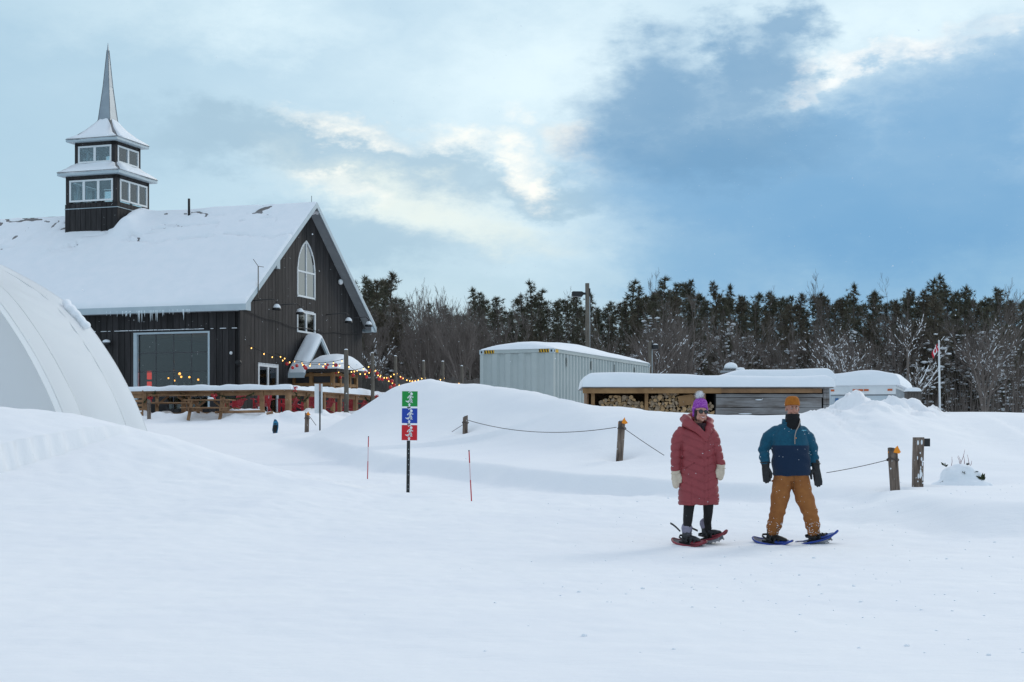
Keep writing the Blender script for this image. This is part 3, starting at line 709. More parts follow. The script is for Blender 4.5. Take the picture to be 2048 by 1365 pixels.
def indoor_chairs():
    g = mat('sage_green_paint', (.24, .36, .24), .6)
    for b, w in ((3.75, 'leftmost'), (3.1, 'middle'), (2.5, 'rightmost')):
        t = thing('indoor_chair', f'sage green chair inside the wide barn window, {w} of three', 'chair', BL(.95, b, 0), BROT, 'green chairs inside the barn window')
        mb = MB(); mb.prism([(-.2, 3.5), (.2, 3.5), (.16, 3.95), (0, 3.8), (-.16, 3.95)], 'x', 0, .06); mb.build('backrest', g, t)
        mb = MB(); mb.box(.06, .5, -.2, .2, 3.42, 3.48); mb.build('seat', g, t)
        for x, y in ((.03, -.17), (.03, .17), (.46, -.17), (.46, .17)): mb = MB(); mb.box(x - .02, x + .02, y - .02, y + .02, DECK_Z, 3.42 if x > .1 else 3.52); mb.build('leg', g, t)
indoor_chairs()
# glazed entrance porch of golden timber in front of the door
def build_porch():
    a0, a1, b0, b1, zt = 5.05, 7.6, -2.0, -.05, 4.5
    t = thing('entrance_porch', 'small golden timber entrance porch with domed snow in front of the barn door', 'porch', (BX0, BY0, 0), BROT)
    w = .16
    for a, b in ((a0, b0), (a1, b0), (a0, b1), (a1, b1), (a0 + .75, b0), (a1 - .75, b0), (a0, -.95)):
        mb = MB(); mb.box(a - w / 2, a + w / 2, b - w / 2, b + w / 2, DECK_Z, zt); mb.build('post', M['wood_new'], t)
    for z in (zt - .18, DECK_Z + 1.2, zt - .62):
        mb = MB(); mb.box(a0 + w / 2, a1 - w / 2, b0 - .06, b0 + .05, z, z + .14); mb.build('rail', M['wood_new'], t)
        mb = MB(); mb.box(a0 - .06, a0 + .05, b0 + w / 2, b1 - w / 2, z, z + .14); mb.build('rail', M['wood_new'], t)
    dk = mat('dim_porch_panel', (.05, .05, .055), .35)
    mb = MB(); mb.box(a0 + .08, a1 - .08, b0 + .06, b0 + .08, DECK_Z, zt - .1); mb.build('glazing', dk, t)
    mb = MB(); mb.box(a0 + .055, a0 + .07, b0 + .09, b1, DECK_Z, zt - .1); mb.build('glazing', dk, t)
    mb = MB(); mb.box(a0 - .4, a1 + .4, b0 - .4, -.78, zt + .001, zt + .14); mb.build('roof', mat('dark_brown_roof_edge', (.035, .03, .028), .7), t)
    def tk(x, y): return .75 * np.clip(1 - ((x - 6.32) / 1.85) ** 2 * .8, 0, 1) * np.clip(1 - ((y + 1.6) / 1.3) ** 2 * .5, 0, 1) + .05 * fbm(x * 2, y * 2, 3)
    snowcap(a0 - .45, a1 + .45, b0 - .44, -.78, lambda x, y: zt + .145 + 0 * x, tk, .35, 34, 26).build('snow', M['snow_fine'], t, True, False)
build_porch()

# ---------------------------------------------------------------- deck and railing
RAILA, RAILB, RAILZ = -4.0, -4.3, 3.38
def build_deck():
    t = thing('deck', 'raised wooden deck with snow-topped railing wrapping the barn corner', 'deck', (BX0, BY0, 0), BROT)
    mb = MB(); mb.box(RAILA, 14, RAILB, -.06, DECK_Z - .14, DECK_Z - .01); mb.box(RAILA, -.07, -.05, 13, DECK_Z - .14, DECK_Z - .01); mb.build('floor', M['snow_fine'], t)
    mb = MB(); mb.box(RAILA - .05, RAILA, RAILB - .05, 13, DECK_Z - .35, DECK_Z); mb.build('rim_board', M['wood'], t)
    mb = MB(); mb.box(RAILA, 14, RAILB - .05, RAILB, DECK_Z - .35, DECK_Z); mb.build('rim_board', M['wood'], t)
    for b in [RAILB + .0] + [RAILB + 1.15 + 1.75 * i for i in range(9)]:
        w = .15 if b > RAILB else .19
        mb = MB(); mb.box(RAILA - w / 2, RAILA + w / 2, b - w / 2, b + w / 2, 1.7, RAILZ - .065); mb.build('post', M['wood'], t)
    for a in [RAILA + 1.6 * i for i in range(1, 11)]:
        mb = MB(); mb.box(a - .075, a + .075, RAILB - .075, RAILB + .075, 1.9, RAILZ - .065); mb.build('post', M['wood'], t)
    for (x0, x1, y0, y1) in ((RAILA - .13, RAILA + .13, RAILB - .13, 13), (RAILA + .13, 14, RAILB - .13, RAILB + .13)):
        mb = MB(); mb.box(x0, x1, y0, y1, RAILZ - .06, RAILZ); mb.build('top_rail', M['wood'], t)
    for (x0, x1, y0, y1) in ((RAILA - .03, RAILA + .03, RAILB + .1, 13), (RAILA + .1, 14, RAILB - .03, RAILB + .03)):
        mb = MB(); mb.box(x0, x1, y0, y1, RAILZ - .22, RAILZ - .065); mb.build('sub_rail', M['wood'], t)
    snowcap(RAILA - .19, RAILA + .19, RAILB - .2, 13, lambda x, y: RAILZ + .002 + 0 * x, lambda x, y: .20 + .10 * fbm(x * .5, y * .8, 3) + .03 * fbm(x, y * 3.1, 2), .15, 9, 170).build('rail_snow', M['snow_fine'], t, True, False)
    snowcap(RAILA + .195, 14, RAILB - .19, RAILB + .19, lambda x, y: RAILZ + .002 + 0 * x, lambda x, y: .22 + .12 * fbm(x * .9 + 4, y * .5, 3) + .04 * fbm(x * 3.1, y, 2), .15, 170, 9).build('rail_snow', M['snow_fine'], t, True, False)
build_deck()

# ---------------------------------------------------------------- white fabric tunnel on the left
def build_tent():
    prof = [(290, 868), (285, 855), (268, 812), (250, 775), (226, 730), (200, 690), (175, 654), (150, 625), (112, 594), (75, 570), (38, 550), (0, 530), (-60, 505), (-130, 485), (-210, 472), (-300, 468)]
    pr = [(P(x, y, 44).x, P(x, y, 44).z) for x, y in prof]
    pr = [(pr[0][0] + .25, .6)] + pr
    ax = pr[-1][0]; full = pr + [(2 * ax - x, z) for x, z in pr[-2::-1]]
    # resample
    dist = [0]
    for p, q in zip(full[:-1], full[1:]): dist.append(dist[-1] + math.hypot(q[0] - p[0], q[1] - p[1]))
    n = 150; ss = np.linspace(0, dist[-1], n); xs = np.interp(ss, dist, [p[0] for p in full]); zs = np.interp(ss, dist, [p[1] for p in full])
    ker = np.hanning(9); ker /= ker.sum()
    xs[4:-4] = np.convolve(xs, ker, 'valid'); zs[4:-4] = np.convolve(zs, ker, 'valid')
    t = thing('fabric_tunnel', 'white fabric hoop tunnel behind the snow bank at the left edge', 'tent')
    m = bpy.data.materials.new('white_translucent_fabric'); m.use_nodes = True; nt = m.node_tree; N = nt.nodes; L = nt.links
    b = N['Principled BSDF']; b.inputs['Base Color'].default_value = (.86, .885, .91, 1); b.inputs['Roughness'].default_value = .3; b.inputs['Specular IOR Level'].default_value = .35
    tr = N.new('ShaderNodeBsdfTranslucent'); tr.inputs[0].default_value = (.88, .88, .87, 1); mx = N.new('ShaderNodeMixShader'); mx.inputs[0].default_value = .45
    L.new(b.outputs[0], mx.inputs[1]); L.new(tr.outputs[0], mx.inputs[2]); L.new(mx.outputs[0], N['Material Output'].inputs[0])
    ribs = [36.0, 38.1, 42.2, 44.4]
    def out(i):
        j0, j1 = max(i - 1, 0), min(i + 1, n - 1); d = Vector((xs[j1] - xs[j0], 0, zs[j1] - zs[j0])).normalized(); return Vector((d.z, 0, -d.x))
    for k, (y0, y1) in enumerate(zip(ribs[:-1], ribs[1:])):
        ys = np.linspace(y0, y1, 34); mb = MB(); V = []
        for i in range(n):
            o = out(i); u = i / n
            for y in ys:
                e = (y - y0) / (y1 - y0)
                s = math.sin(math.pi * e)
                wr = 0
                if k == 1:      # the loose middle panel: slack folds fanning from the upper seam
                    top = math.exp(-((u - .19) / .06) ** 2)
                    wr = .05 * top * math.sin(u * 250 + 5 * e + 3 * noise.noise(Vector((u * 9, e * 2, 1)))) * (e ** .8) * (1 - .6 * e) + .02 * noise.noise(Vector((u * 26, e * 3, 4)))
                else: wr = .012 * noise.noise(Vector((u * 20, e * 2, k)))
                sag = -(.07 if k == 1 else .02) * s
                V.append((xs[i] + o.x * (sag + wr), y, zs[i] + o.z * (sag + wr)))
        fs = [(i * 34 + j, i * 34 + j + 1, (i + 1) * 34 + j + 1, (i + 1) * 34 + j) for i in range(n - 1) for j in range(33)]
        mb.add(V, fs); mb.build('fabric_panel', m, t, True)
    for y in ribs:
        mb = MB(); mb.tube([(xs[i] - out(i).x * .004, y, zs[i] - out(i).z * .004) for i in range(n)], .018, 6, caps=False); mb.build('rib', m, t, True)
    mb = MB(); mb.prism([(xs[i], zs[i]) for i in range(n)], 'y', 36.6, 36.62); mb.build('end_wall', m, t)
    # a lump of snow left on the shoulder
    c = P(155, 632, 43.2); mb = MB()
    for q in range(3, 8):
        r = random.Random(q); mb.ell((c.x + .42 - q * .13 + .10, 43.6 - .3 * r.random(), c.z - .70 + q * .155), (.12 + .07 * r.random(), .26, .12), 10, 6)
    mb2 = remesh_mesh(mb, .035, 14); obj('snow_lump', mb2, M['snow_fine'], t, True)

def remesh_mesh(mb, voxel, smooth=6, fac=.5):
    """voxel-fuse overlapping shapes into one continuous skin"""
    me = mb.mesh('tmp'); bm = bmesh.new(); bm.from_mesh(me); bmesh.ops.recalc_face_normals(bm, faces=bm.faces); bm.to_mesh(me); bm.free()
    o = bpy.data.objects.new('tmp', me); col.objects.link(o)
    r = o.modifiers.new('r', 'REMESH'); r.mode = 'VOXEL'; r.voxel_size = voxel; r.adaptivity = 0
    if smooth: s = o.modifiers.new('s', 'SMOOTH'); s.iterations = smooth; s.factor = fac
    dg = bpy.context.evaluated_depsgraph_get(); dg.update()
    out = bpy.data.meshes.new_from_object(o.evaluated_get(dg), preserve_all_data_layers=False, depsgraph=dg)
    bpy.data.objects.remove(o); bpy.data.meshes.remove(me)
    return out
build_tent()

# ---------------------------------------------------------------- shipping container
def corrug(L, period, depth, u0=0.0):
    pts = []; x = u0
    while x < L - period * .99:
        pts += [(x, 0), (x + period * .34, 0), (x + period * .5, depth), (x + period * .84, depth)]; x += period
    pts += [(x, 0), (L, 0)]; return pts
def build_container():
    Yr = 47.05; X = (1107 - CX) / F * Yr; L, W, Hh, z0 = 9.6, 2.44, 2.9, 1.24
    t = thing('shipping_container', 'pale green-grey corrugated shipping container with a long hump of snow on top', 'container', (X, Yr, z0), math.atan2(.9226, .386))
    def sheet(name, pts, plane, lo, hi):
        mb = MB(); vs = []
        for u, d in pts:
            for z in (lo, hi): vs.append((u, d, z) if plane == 'y' else (d, u, z))
        mb.add(vs, [(2 * i, 2 * i + 2, 2 * i + 3, 2 * i + 1) for i in range(len(pts) - 1)]); return mb.build(name, M['container'], t)
    sheet('end_panel', [(a + .12, .02 + d) for a, d in corrug(W - .24, .44, .055)], 'x', .16, Hh - .12)
    sheet('side_panel', [(a + .12, .02 + d) for a, d in corrug(L - .24, .28, .04)], 'y', .16, Hh - .12)
    mb = MB(); mb.box(.1, L - .02, W - .03, W - .01, .1, Hh - .1); mb.box(L - .05, L - .03, .05, W - .05, .1, Hh - .1); mb.build('far_panel', M['container'], t)
    for x in (0, L - .12):
        for y in (0, W - .12):
            mb = MB(); mb.box(x, x + .12, y, y + .12, .12, Hh - .14); mb.build('corner_post', M['container'], t)
            for z in (0, Hh - .135):
                mb = MB(); mb.box(x - .012, x + .135, y - .012, y + .135, z, z + .13); c = mb.build('corner_casting', M['fascia'], t)
                mb = MB(); mb.box(x - .0145 if x < 1 else x + .136, x - .0125 if x < 1 else x + .138, y + .035, y + .09, z + .03, z + .1); mb.box(x + .035, x + .09, y - .0145, y - .0125, z + .03, z + .1); mb.build('casting_hole', M['black'], c)
    for z in (.02, Hh - .115):
        mb = MB(); mb.box(.005, .1, .14, W - .14, z, z + .11); mb.build('end_rail', M['container'], t)
        mb = MB(); mb.box(.14, L - .14, .005, .1, z, z + .11); mb.build('side_rail', M['container'], t)
    for y0 in (.14, W - .14 - .34):
        mb = MB(); mb.box(.0, .0045, y0, y0 + .34, Hh - .115, Hh - .015); h = mb.build('hazard_mark', M['hazard_y'], t)
        for k in range(4):
            mb = MB(); mb.prism([(y0 + .02 + .085 * k, Hh - .113), (y0 + .06 + .085 * k, Hh - .113), (y0 + .085 + .085 * k - .0, Hh - .017), (y0 + .045 + .085 * k, Hh - .017)], 'x', -.003, -.0005); mb.build('stripe', M['black'], h)
    mb = MB(); mb.box(.15, .42, .0, .0045, Hh - .112, Hh - .018); mb.build('hazard_mark', M['hazard_y'], t)
    for x in (1.15, 3.4, 5.7, 7.9):
        mb = MB(); mb.box(x, x + .06, .008, .018, Hh - .5, Hh - .22); mb.build('side_vent', mat('vent_grey', (.13, .15, .15), .6), t)
    def tk(x, y): return (.08 + .30 * np.exp(-((x - 3.2) / 3.2) ** 2) + .14 * np.exp(-((x - 8) / 3) ** 2)) * (1 - .6 * ((y - W / 2) / (W / 2)) ** 2) + .05 * fbm(x * .8, y * .8, 3)
    snowcap(-.03, L + .02, -.02, W + .02, lambda x, y: Hh + 0 * x, tk, .5, 60, 24).build('snow', M['snow_fine'], t, True, False)
build_container()

# ---------------------------------------------------------------- woodshed
SY = 40.0
def sx(px): return (px - CX) / F * SY
def szz(py): return CZ + (HY - py) / F * SY
def build_shed():
    t = thing('woodshed', 'low open-fronted woodshed with a thick slab of snow on its roof', 'shed')
    x0, x1, x2 = sx(1176), sx(1432), sx(1646); zt = szz(777); zb = .9
    for px in (1186, 1293, 1408):
        mb = MB(); c = sx(px); mb.box(c - .045, c + .045, SY, SY + .09, zb, zt - .13); mb.build('post', M['wood_new'] if px < 1400 else M['wood'], t)
    mb = MB(); mb.box(sx(1165), sx(1441), SY - .16, SY - .115, zt - .135, zt); mb.build('fascia_board', M['wood_new'], t)
    mb = MB(); mb.box(sx(1441) + .004, sx(1642), SY - .13, SY - .09, zt - .125, zt - .01); mb.build('fascia_board', M['wood'], t)
    mb = MB(); mb.box(sx(1164), sx(1664), SY - .2, SY + 1.9, zt + .002, zt + .03); mb.build('roof', M['roof'], t)
    k = 0; x = sx(1170)
    while x < sx(1650):
        mb = MB(); mb.box(x, x + .03, SY - .205, SY - .16, zt + .03, zt + .05); mb.build('roof_rib', M['roof'], t); x += .235
    mb = MB(); mb.box(x1 + .02, sx(1661), SY + .13, SY + .16, zb, zt - .01); mb.build('plank_backing', M['core'], t)  # dark sheet added behind planks and end blocks to block light through the gaps
    mb = MB(); mb.box(x0, x2, SY + 1.75, SY + 1.8, zb, zt); mb.build('back_wall', M['wood'], t)
    mb = MB(); mb.box(x0 - .02, x0 + .02, SY + .1, SY + 1.75, zb, zt - .01); mb.build('side_wall', M['wood'], t)
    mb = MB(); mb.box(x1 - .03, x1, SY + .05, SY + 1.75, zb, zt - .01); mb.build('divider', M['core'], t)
    # weathered planks on the closed half
    rnd = random.Random(9); z = zt - .14
    for h in (.10, .255, .02 + .165, .26, .17, .25, .26, .2):
        d = rnd.uniform(0, .02); mb = MB(); l, r = x1 + rnd.uniform(-.01, .02), x2 - rnd.uniform(0, .05)
        n = 9; xs = np.linspace(l, r, n); up = [z - .006 - .008 * rnd.random() for _ in xs]; dn = [z - h + .008 * rnd.random() for _ in xs]
        vs = [(x_, SY - d, q) for x_, q in zip(xs, dn)] + [(x_, SY - d, q) for x_, q in zip(xs, up)] + [(x_, SY + .045, q) for x_, q in zip(xs, dn)] + [(x_, SY + .045, q) for x_, q in zip(xs, up)]
        fs = []
        for i in range(n - 1): fs += [(i, i + 1, n + i + 1, n + i), (n + i, n + i + 1, 3 * n + i + 1, 3 * n + i), (i + 1, i, 2 * n + i, 2 * n + i + 1)]
        fs += [(0, n, 3 * n, 2 * n), (2 * n - 1, n - 1, 3 * n - 1, 4 * n - 1)]
        mb.add(vs, fs); mb.build('plank', M['plank'], t); z -= h
    for l, r, zz in ((1476, 1504, 0), (1510, 1525, 1)):
        mb = MB(); b = szz(828 if zz == 0 else 800); mb.ell(((sx(l) + sx(r)) / 2, SY - .03, b), ((sx(r) - sx(l)) / 2, .03, .018), 10, 6); mb.build('ledge_snow', M['snow_fine'], t, True)
    for q, (l, r) in enumerate(((1647, 1653), (1653.6, 1660))):
        z = szz(772)
        for h in (.19, .30, .2, .35):
            mb = MB(); mb.box(sx(l), sx(r), SY + .02 + q * .03, SY + .07 + q * .03, z - h + .012, z); mb.build('end_block', M['plank'], t); z -= h
    def tk(x, y): return .36 + .06 * fbm(x * .7, y * .6, 3) - .05 * sstep(x, 4.5, 5.2)
    snowcap(sx(1163), sx(1668), SY - .24, SY + 1.95, lambda x, y: zt + .032 + 0 * x, tk, .30, 90, 30).build('roof_snow', M['snow_fine'], t, True, False)
build_shed()
# firewood: split rounds, one object each
def build_logs():
    rnd = random.Random(21); protos = []
    end_a = mat('split_log_end', (.62, .40, .21), .8, (.42, .25, .12), 2); end_b = mat('aged_log_end', (.47, .345, .23), .85, (.28, .195, .13), 2)
    bark = mat('log_bark', (.11, .075, .052), .9, (.05, .036, .028), 12)
    for i in range(10):
        mb = MB(); typ = i % 3
        if typ == 0: pts = [(math.cos(a), math.sin(a)) for a in np.linspace(0, 2 * math.pi, 9)[:-1]]
        elif typ == 1: pts = [(0, 0)] + [(1.5 * math.cos(a), 1.5 * math.sin(a)) for a in np.linspace(-.55, .75, 5)]; pts = [(x - .85, y) for x, y in pts]
        else: pts = [(-1, -.55)] + [(1.05 * math.cos(a), 1.15 * math.sin(a) - .4) for a in np.linspace(0, math.pi, 6)]
        pts = [(x * rnd.uniform(.85, 1.1), y * rnd.uniform(.85, 1.1)) for x, y in pts]; n = len(pts)
        vs = [(x, 0, y) for x, y in pts] + [(x, 5.5, y) for x, y in pts]
        mb.mi = 0; mb.add(vs[:n], [tuple(range(n))]); mb.mi = 1; mb.add(vs, [(i_, (i_ + 1) % n, (i_ + 1) % n + n, i_ + n) for i_ in range(n)] + [tuple(range(2 * n - 1, n - 1, -1))])
        me = mb.mesh('log'); bm = bmesh.new(); bm.from_mesh(me); bmesh.ops.recalc_face_normals(bm, faces=bm.faces); bm.to_mesh(me); bm.free()
        me.materials.append(end_a if i % 2 else end_b); me.materials.append(bark); protos.append(me)
    bays = [(1201, 1290, [(1201, 795), (1220, 791), (1238, 788), (1262, 790), (1272, 797), (1290, 800)], 'split firewood log in the left bay of the woodshed', 'firewood in the left bay'),
            (1297, 1404, [(1297, 795), (1310, 786), (1325, 782), (1345, 781), (1362, 785), (1404, 792)], 'split firewood log in the middle bay of the woodshed', 'firewood in the middle bay'),
            (1412, 1430, [(1412, 806), (1420, 801), (1430, 812)], 'split firewood log in the narrow right bay of the woodshed', 'firewood in the right bay')]
    for l, r, top, lab, grp in bays:
        z = 1.66; row = 0
        while z < 2.6:
            x = sx(l) + (.05 if row % 2 else 0) + .03
            while x < sx(r) - .04:
                rr = rnd.uniform(.036, .062); px = CX + x / SY * F
                lim = szz(np.interp(px, [p[0] for p in top], [p[1] for p in top]))
                gz = hz(x, SY - 1.5)
                if z + rr < lim and z > gz - .30:
                    o = link('firewood_log', rnd.choice(protos), None, (x + rnd.uniform(-.012, .012), SY + .09 + rnd.uniform(-.06, .08), z + rnd.uniform(-.012, .012)), (0, rnd.uniform(0, 6.28), rnd.uniform(-.1, .1)), (rr * 1.12, .07, rr * 1.12))
                    tag(o, lab, 'log', grp)
                x += rr * 1.75
            z += .078; row += 1
    mb = MB(); mb.box(-.19, .19, 0, .04, -.13, .13); o = mb.build('cut_board', M['wood_new']); o.location = (sx(1372), SY + .02, szz(801)); o.rotation_euler = (0, R(-9), 0)
    tag(o, 'square tan offcut board leaning on the stacked firewood', 'board')
build_logs()

# ---------------------------------------------------------------- trailers behind the shed
def build_trailers():
    Yt = 56.0; X1 = (1790 - CX) / F * Yt; ph = R(18.5); d = Vector((math.sin(ph), math.cos(ph))); W, L = 2.42, 6.2
    zt = CZ + (HY - 771) / F * Yt; z0 = 1.3
    t = thing('box_trailer', 'white box trailer with orange marker lights half buried by a snow pile', 'trailer', (X1, Yt, 0), math.atan2(d.y, d.x))
    # local: x along the body away from the viewer, y to the left across the rear face
    mb = MB(); mb.box(0, L, 0, W, z0, zt); body = mb.build('body', M['white_gel'], t)
    mb = MB(); mb.box(-.06, -.002, -.03, W + .03, zt - .32, zt + .01); mb.build('header', M['white'], t)
    mb = MB(); mb.box(-.05, -.003, -.02, .2, z0, zt - .325); mb.build('rear_post', M['soffit'], t)
    mb = MB(); mb.box(-.05, -.003, W - .12, W + .02, z0, zt - .325); mb.build('rear_post', M['white'], t)
    mb = MB(); mb.box(-.03, -.002, .21, W - .13, zt - .37, zt - .33); mb.build('door_seal', M['soffit'], t)
    mb = MB(); mb.box(-.02, -.002, .22, W - .14, z0, zt - .375); mb.build('door', M['white_gel'], t)
    mb = MB(); mb.box(-.09, -.055, W - .42, W - .30, zt - 1.3, zt - .45); mb.build('blue_strap', mat('blue_board', (.03, .12, .28), .6), t)
    om = mat('amber_marker_light', (.55, .12, .03), .4)
    for y in (.17, W * .5 - .2, W * .5, W * .5 + .2, W - .18):
        mb = MB(); mb.box(-.08, -.062, y - .085, y + .085, zt - .2, zt - .13); mb.build('marker_light', om, t)
    for i in range(12):
        mb = MB(); x = .25 + i * .5; mb.box(x, x + .05, -.025, -.002, z0, zt - .1); mb.build('side_rib', M['soffit'], t)
    snowcap(-.15, L + .1, -.2, W + .12, lambda x, y: zt + .012 + 0 * x, lambda x, y: .42 + .10 * fbm(x * .6, y * .7, 3) + .12 * np.exp(-((y - .9) / .8) ** 2), .38, 50, 34).build('roof_snow', M['snow_fine'], t, True, False)
    # the long one whose snowy roof shows over the shed
    Y2 = 49.0; xa, xb = (1418 - CX) / F * Y2, (1672 - CX) / F * Y2; zt2 = CZ + (HY - 764) / F * Y2
    t = thing('storage_trailer', 'long low storage trailer behind the woodshed, only its snowy roof and flue cap showing', 'trailer', (xa, Y2, 0))
    mb = MB(); mb.box(.15, xb - xa - .15, .1, 2.5, 1.4, zt2); mb.build('body', M['white_gel'], t)
    mb = MB(); mb.box(.1, xb - xa - .1, .05, 2.55, zt2 + .001, zt2 + .06); mb.build('roof', M['roof'], t)
    snowcap(0, xb - xa, -.05, 2.6, lambda x, y: zt2 + .062 + 0 * x, lambda x, y: (.34 + .06 * fbm(x * .5, y * .6, 3)) * np.clip(.15 + x / 1.2, 0, 1), .3, 70, 26).build('roof_snow', M['snow_fine'], t, True, False)
    cx = (1476 - CX) / F * Y2 - xa
    mb = MB(); mb.tube([(cx, 1.6, zt2), (cx, 1.6, zt2 + .52)], .18, 12); fl = mb.build('flue', mat('rusty_flue_steel', (.20, .15, .11), .6), t, True)
    mb = MB(); mb.tube([(cx, 1.6, zt2 + .46), (cx, 1.6, zt2 + .5)], .26, 14); mb.build('flue_collar', M['soffit'], fl, True)
    mb = MB(); mb.ell((cx, 1.6, zt2 + .54), (.22, .22, .16), 14, 8); mb.build('snow', M['snow_fine'], fl, True)
    mb = MB(); mb.box(cx - .34, cx + .36, 1.3, 1.7, zt2 + .36, zt2 + .42); mb.build('roof_curb', M['soffit'], t)
    mb = MB(); mb.ell((cx + .26, 1.25, zt2 + .45), (.15, .15, .07), 12, 6); mb.build('snow', M['snow_fine'], t, True)
    # little weathered bin beyond the trailer corner
    Yb = 50.0; c = P(1829, 800, Yb)
    t = thing('wooden_bin', 'small weathered wooden bin with a cap of snow right of the white trailer', 'bin', (c.x, Yb, 0))
    for i in range(4):
        mb = MB(); mb.box(-.19 + .097 * i, -.102 + .097 * i, -.02, .02, 1.5, c.z + .23); mb.build('slat', M['wood_grey'], t)
    for s in (-1, 1):
        mb = MB(); mb.box(s * .21 - .02, s * .21 + .02, -.02, .38, 1.5, c.z + .22); mb.build('side', M['wood_grey'], t)
    mb = MB(); mb.box(-.24, .24, -.05, .42, c.z + .232, c.z + .27); mb.build('lid', M['wood_grey'], t)
    snowcap(-.23, .23, -.05, .42, lambda x, y: c.z + .271 + 0 * x, lambda x, y: .13 + 0 * x, .16, 12, 12).build('snow', M['snow_fine'], t, True, False)
build_trailers()

# ---------------------------------------------------------------- lamp poles, flag pole
def lamp_pole(px, ytop, Y, w, label, la, tilt=0.0):
    g = G(px, Y); zt = P(px, ytop, Y).z
    t = thing('light_pole', label, 'light pole', (g.x, Y, 0))
    mb = MB(); mb.tube([(tilt, 0, g.z - .3), (tilt * .5, 0, (g.z + zt) / 2), (0, 0, zt)], [w * .62, w * .55, w * .5], 10); mb.build('pole', M['pole'], t, True)
    s, zl, ln = la
    mb = MB(); mb.tube([(0, 0, zl), (s * ln * .35, 0, zl + .01)], .045, 8); mb.build('arm', M['black_metal'], t, True)
    mb = MB(); mb.rings([[(s * x, y, zl + z) for y, z in ((-h, -d), (h, -d), (h, e), (-h, e))] for x, h, d, e in ((ln * .25, .05, .04, .05), (ln * .38, .13, .12, .08), (ln * .98, .15, .10, .08), (ln * 1.05, .12, .07, .05))]); lh = mb.build('lamp_head', M['black_metal'], t)
    if s > 0: mb = MB(); mb.ell((s * ln * .68, 0, zl + .085), (ln * .33, .13, .045), 12, 6); mb.build('snow', M['snow_fine'], lh, True)
    mb = MB(); mb.tube([(w * .62, 0, g.z), (w * .58, 0, zt - .35)], .016, 6); mb.build('conduit', M['fascia'], t)
    mb = MB(); mb.box(w * .45, w * .75, -.05, .05, zl - .1, zl + .2); mb.build('bracket', M['black_metal'], t)
lamp_pole(1174.5, 567, 58, .155, 'tall timber light pole with a black lamp head rising behind the grey container', (-1, P(0, 588, 58).z, .55), .04)
lamp_pole(1300, 683, 66, .15, 'shorter timber light pole by the far right corner of the grey container', (1, P(0, 694, 66).z, .34))
def flagpole():
    Y = 50.0; g = G(1880, Y); zt = P(0, 684, Y).z
    t = thing('flagpole', 'thin white flagpole in front of the dark pines', 'flagpole', (g.x, Y, 0))
    mb = MB(); mb.tube([(0, 0, g.z - .2), (-.035, 0, zt)], [.038, .028], 8); mb.build('pole', M['white'], t, True)
    mb = MB(); mb.ell((-.035, 0, zt + .02), (.035, .035, .03), 8, 6); mb.build('finial', M['white'], t, True)
    fl = thing('flag', 'small red and white maple leaf flag drooping from the white pole', 'flag', (g.x - .06, Y - .02, zt - .05))
    # hanging cloth: u along the fly (down and left as it droops), v along the hoist
    red = mat('flag_red', (.52, .015, .03), .7); wh = mat('flag_white', (.78, .8, .82), .7)
    def pt(u, v):
        x = -.015 - u * .17 - .02 * math.sin(v * 5); z = -v * .24 - u * .16 - .12 * u * u
        y = .05 * math.sin(u * 8 + v * 2.5) * u
        return (x, y, z)
    for nm, u0, u1, m in (('red_bar', 0, .25, red), ('white_field', .25, .75, wh), ('red_bar', .75, 1, red)):
        mb = MB(); nu, nv = 8, 8; vs = [pt(u0 + (u1 - u0) * i / nu, j / nv) for i in range(nu + 1) for j in range(nv + 1)]
        mb.add(vs, [(i * 9 + j, i * 9 + j + 1, i * 9 + j + 10, i * 9 + j + 9) for i in range(nu) for j in range(nv)]); mb.build(nm, m, fl, True)
    leaf = [(0, -.42), (.08, -.2), (.2, -.26), (.17, -.02), (.38, -.1), (.33, .02), (.45, .12), (.16, .28), (.18, .36), (.03, .33), (.03, .5)]
    leaf = leaf + [(-x, y) for x, y in leaf[::-1]]
    mb = MB(); vs = [Vector(pt(.5 + x * .42, .5 + y * .75)) + Vector((0, -.012, 0)) for x, y in leaf]; c = Vector(pt(.5, .5)) + Vector((0, -.012, 0))
    mb.add([c] + vs, [(0, i + 1, (i + 1) % len(vs) + 1) for i in range(len(vs))]); mb.build('maple_leaf', red, fl)
flagpole()

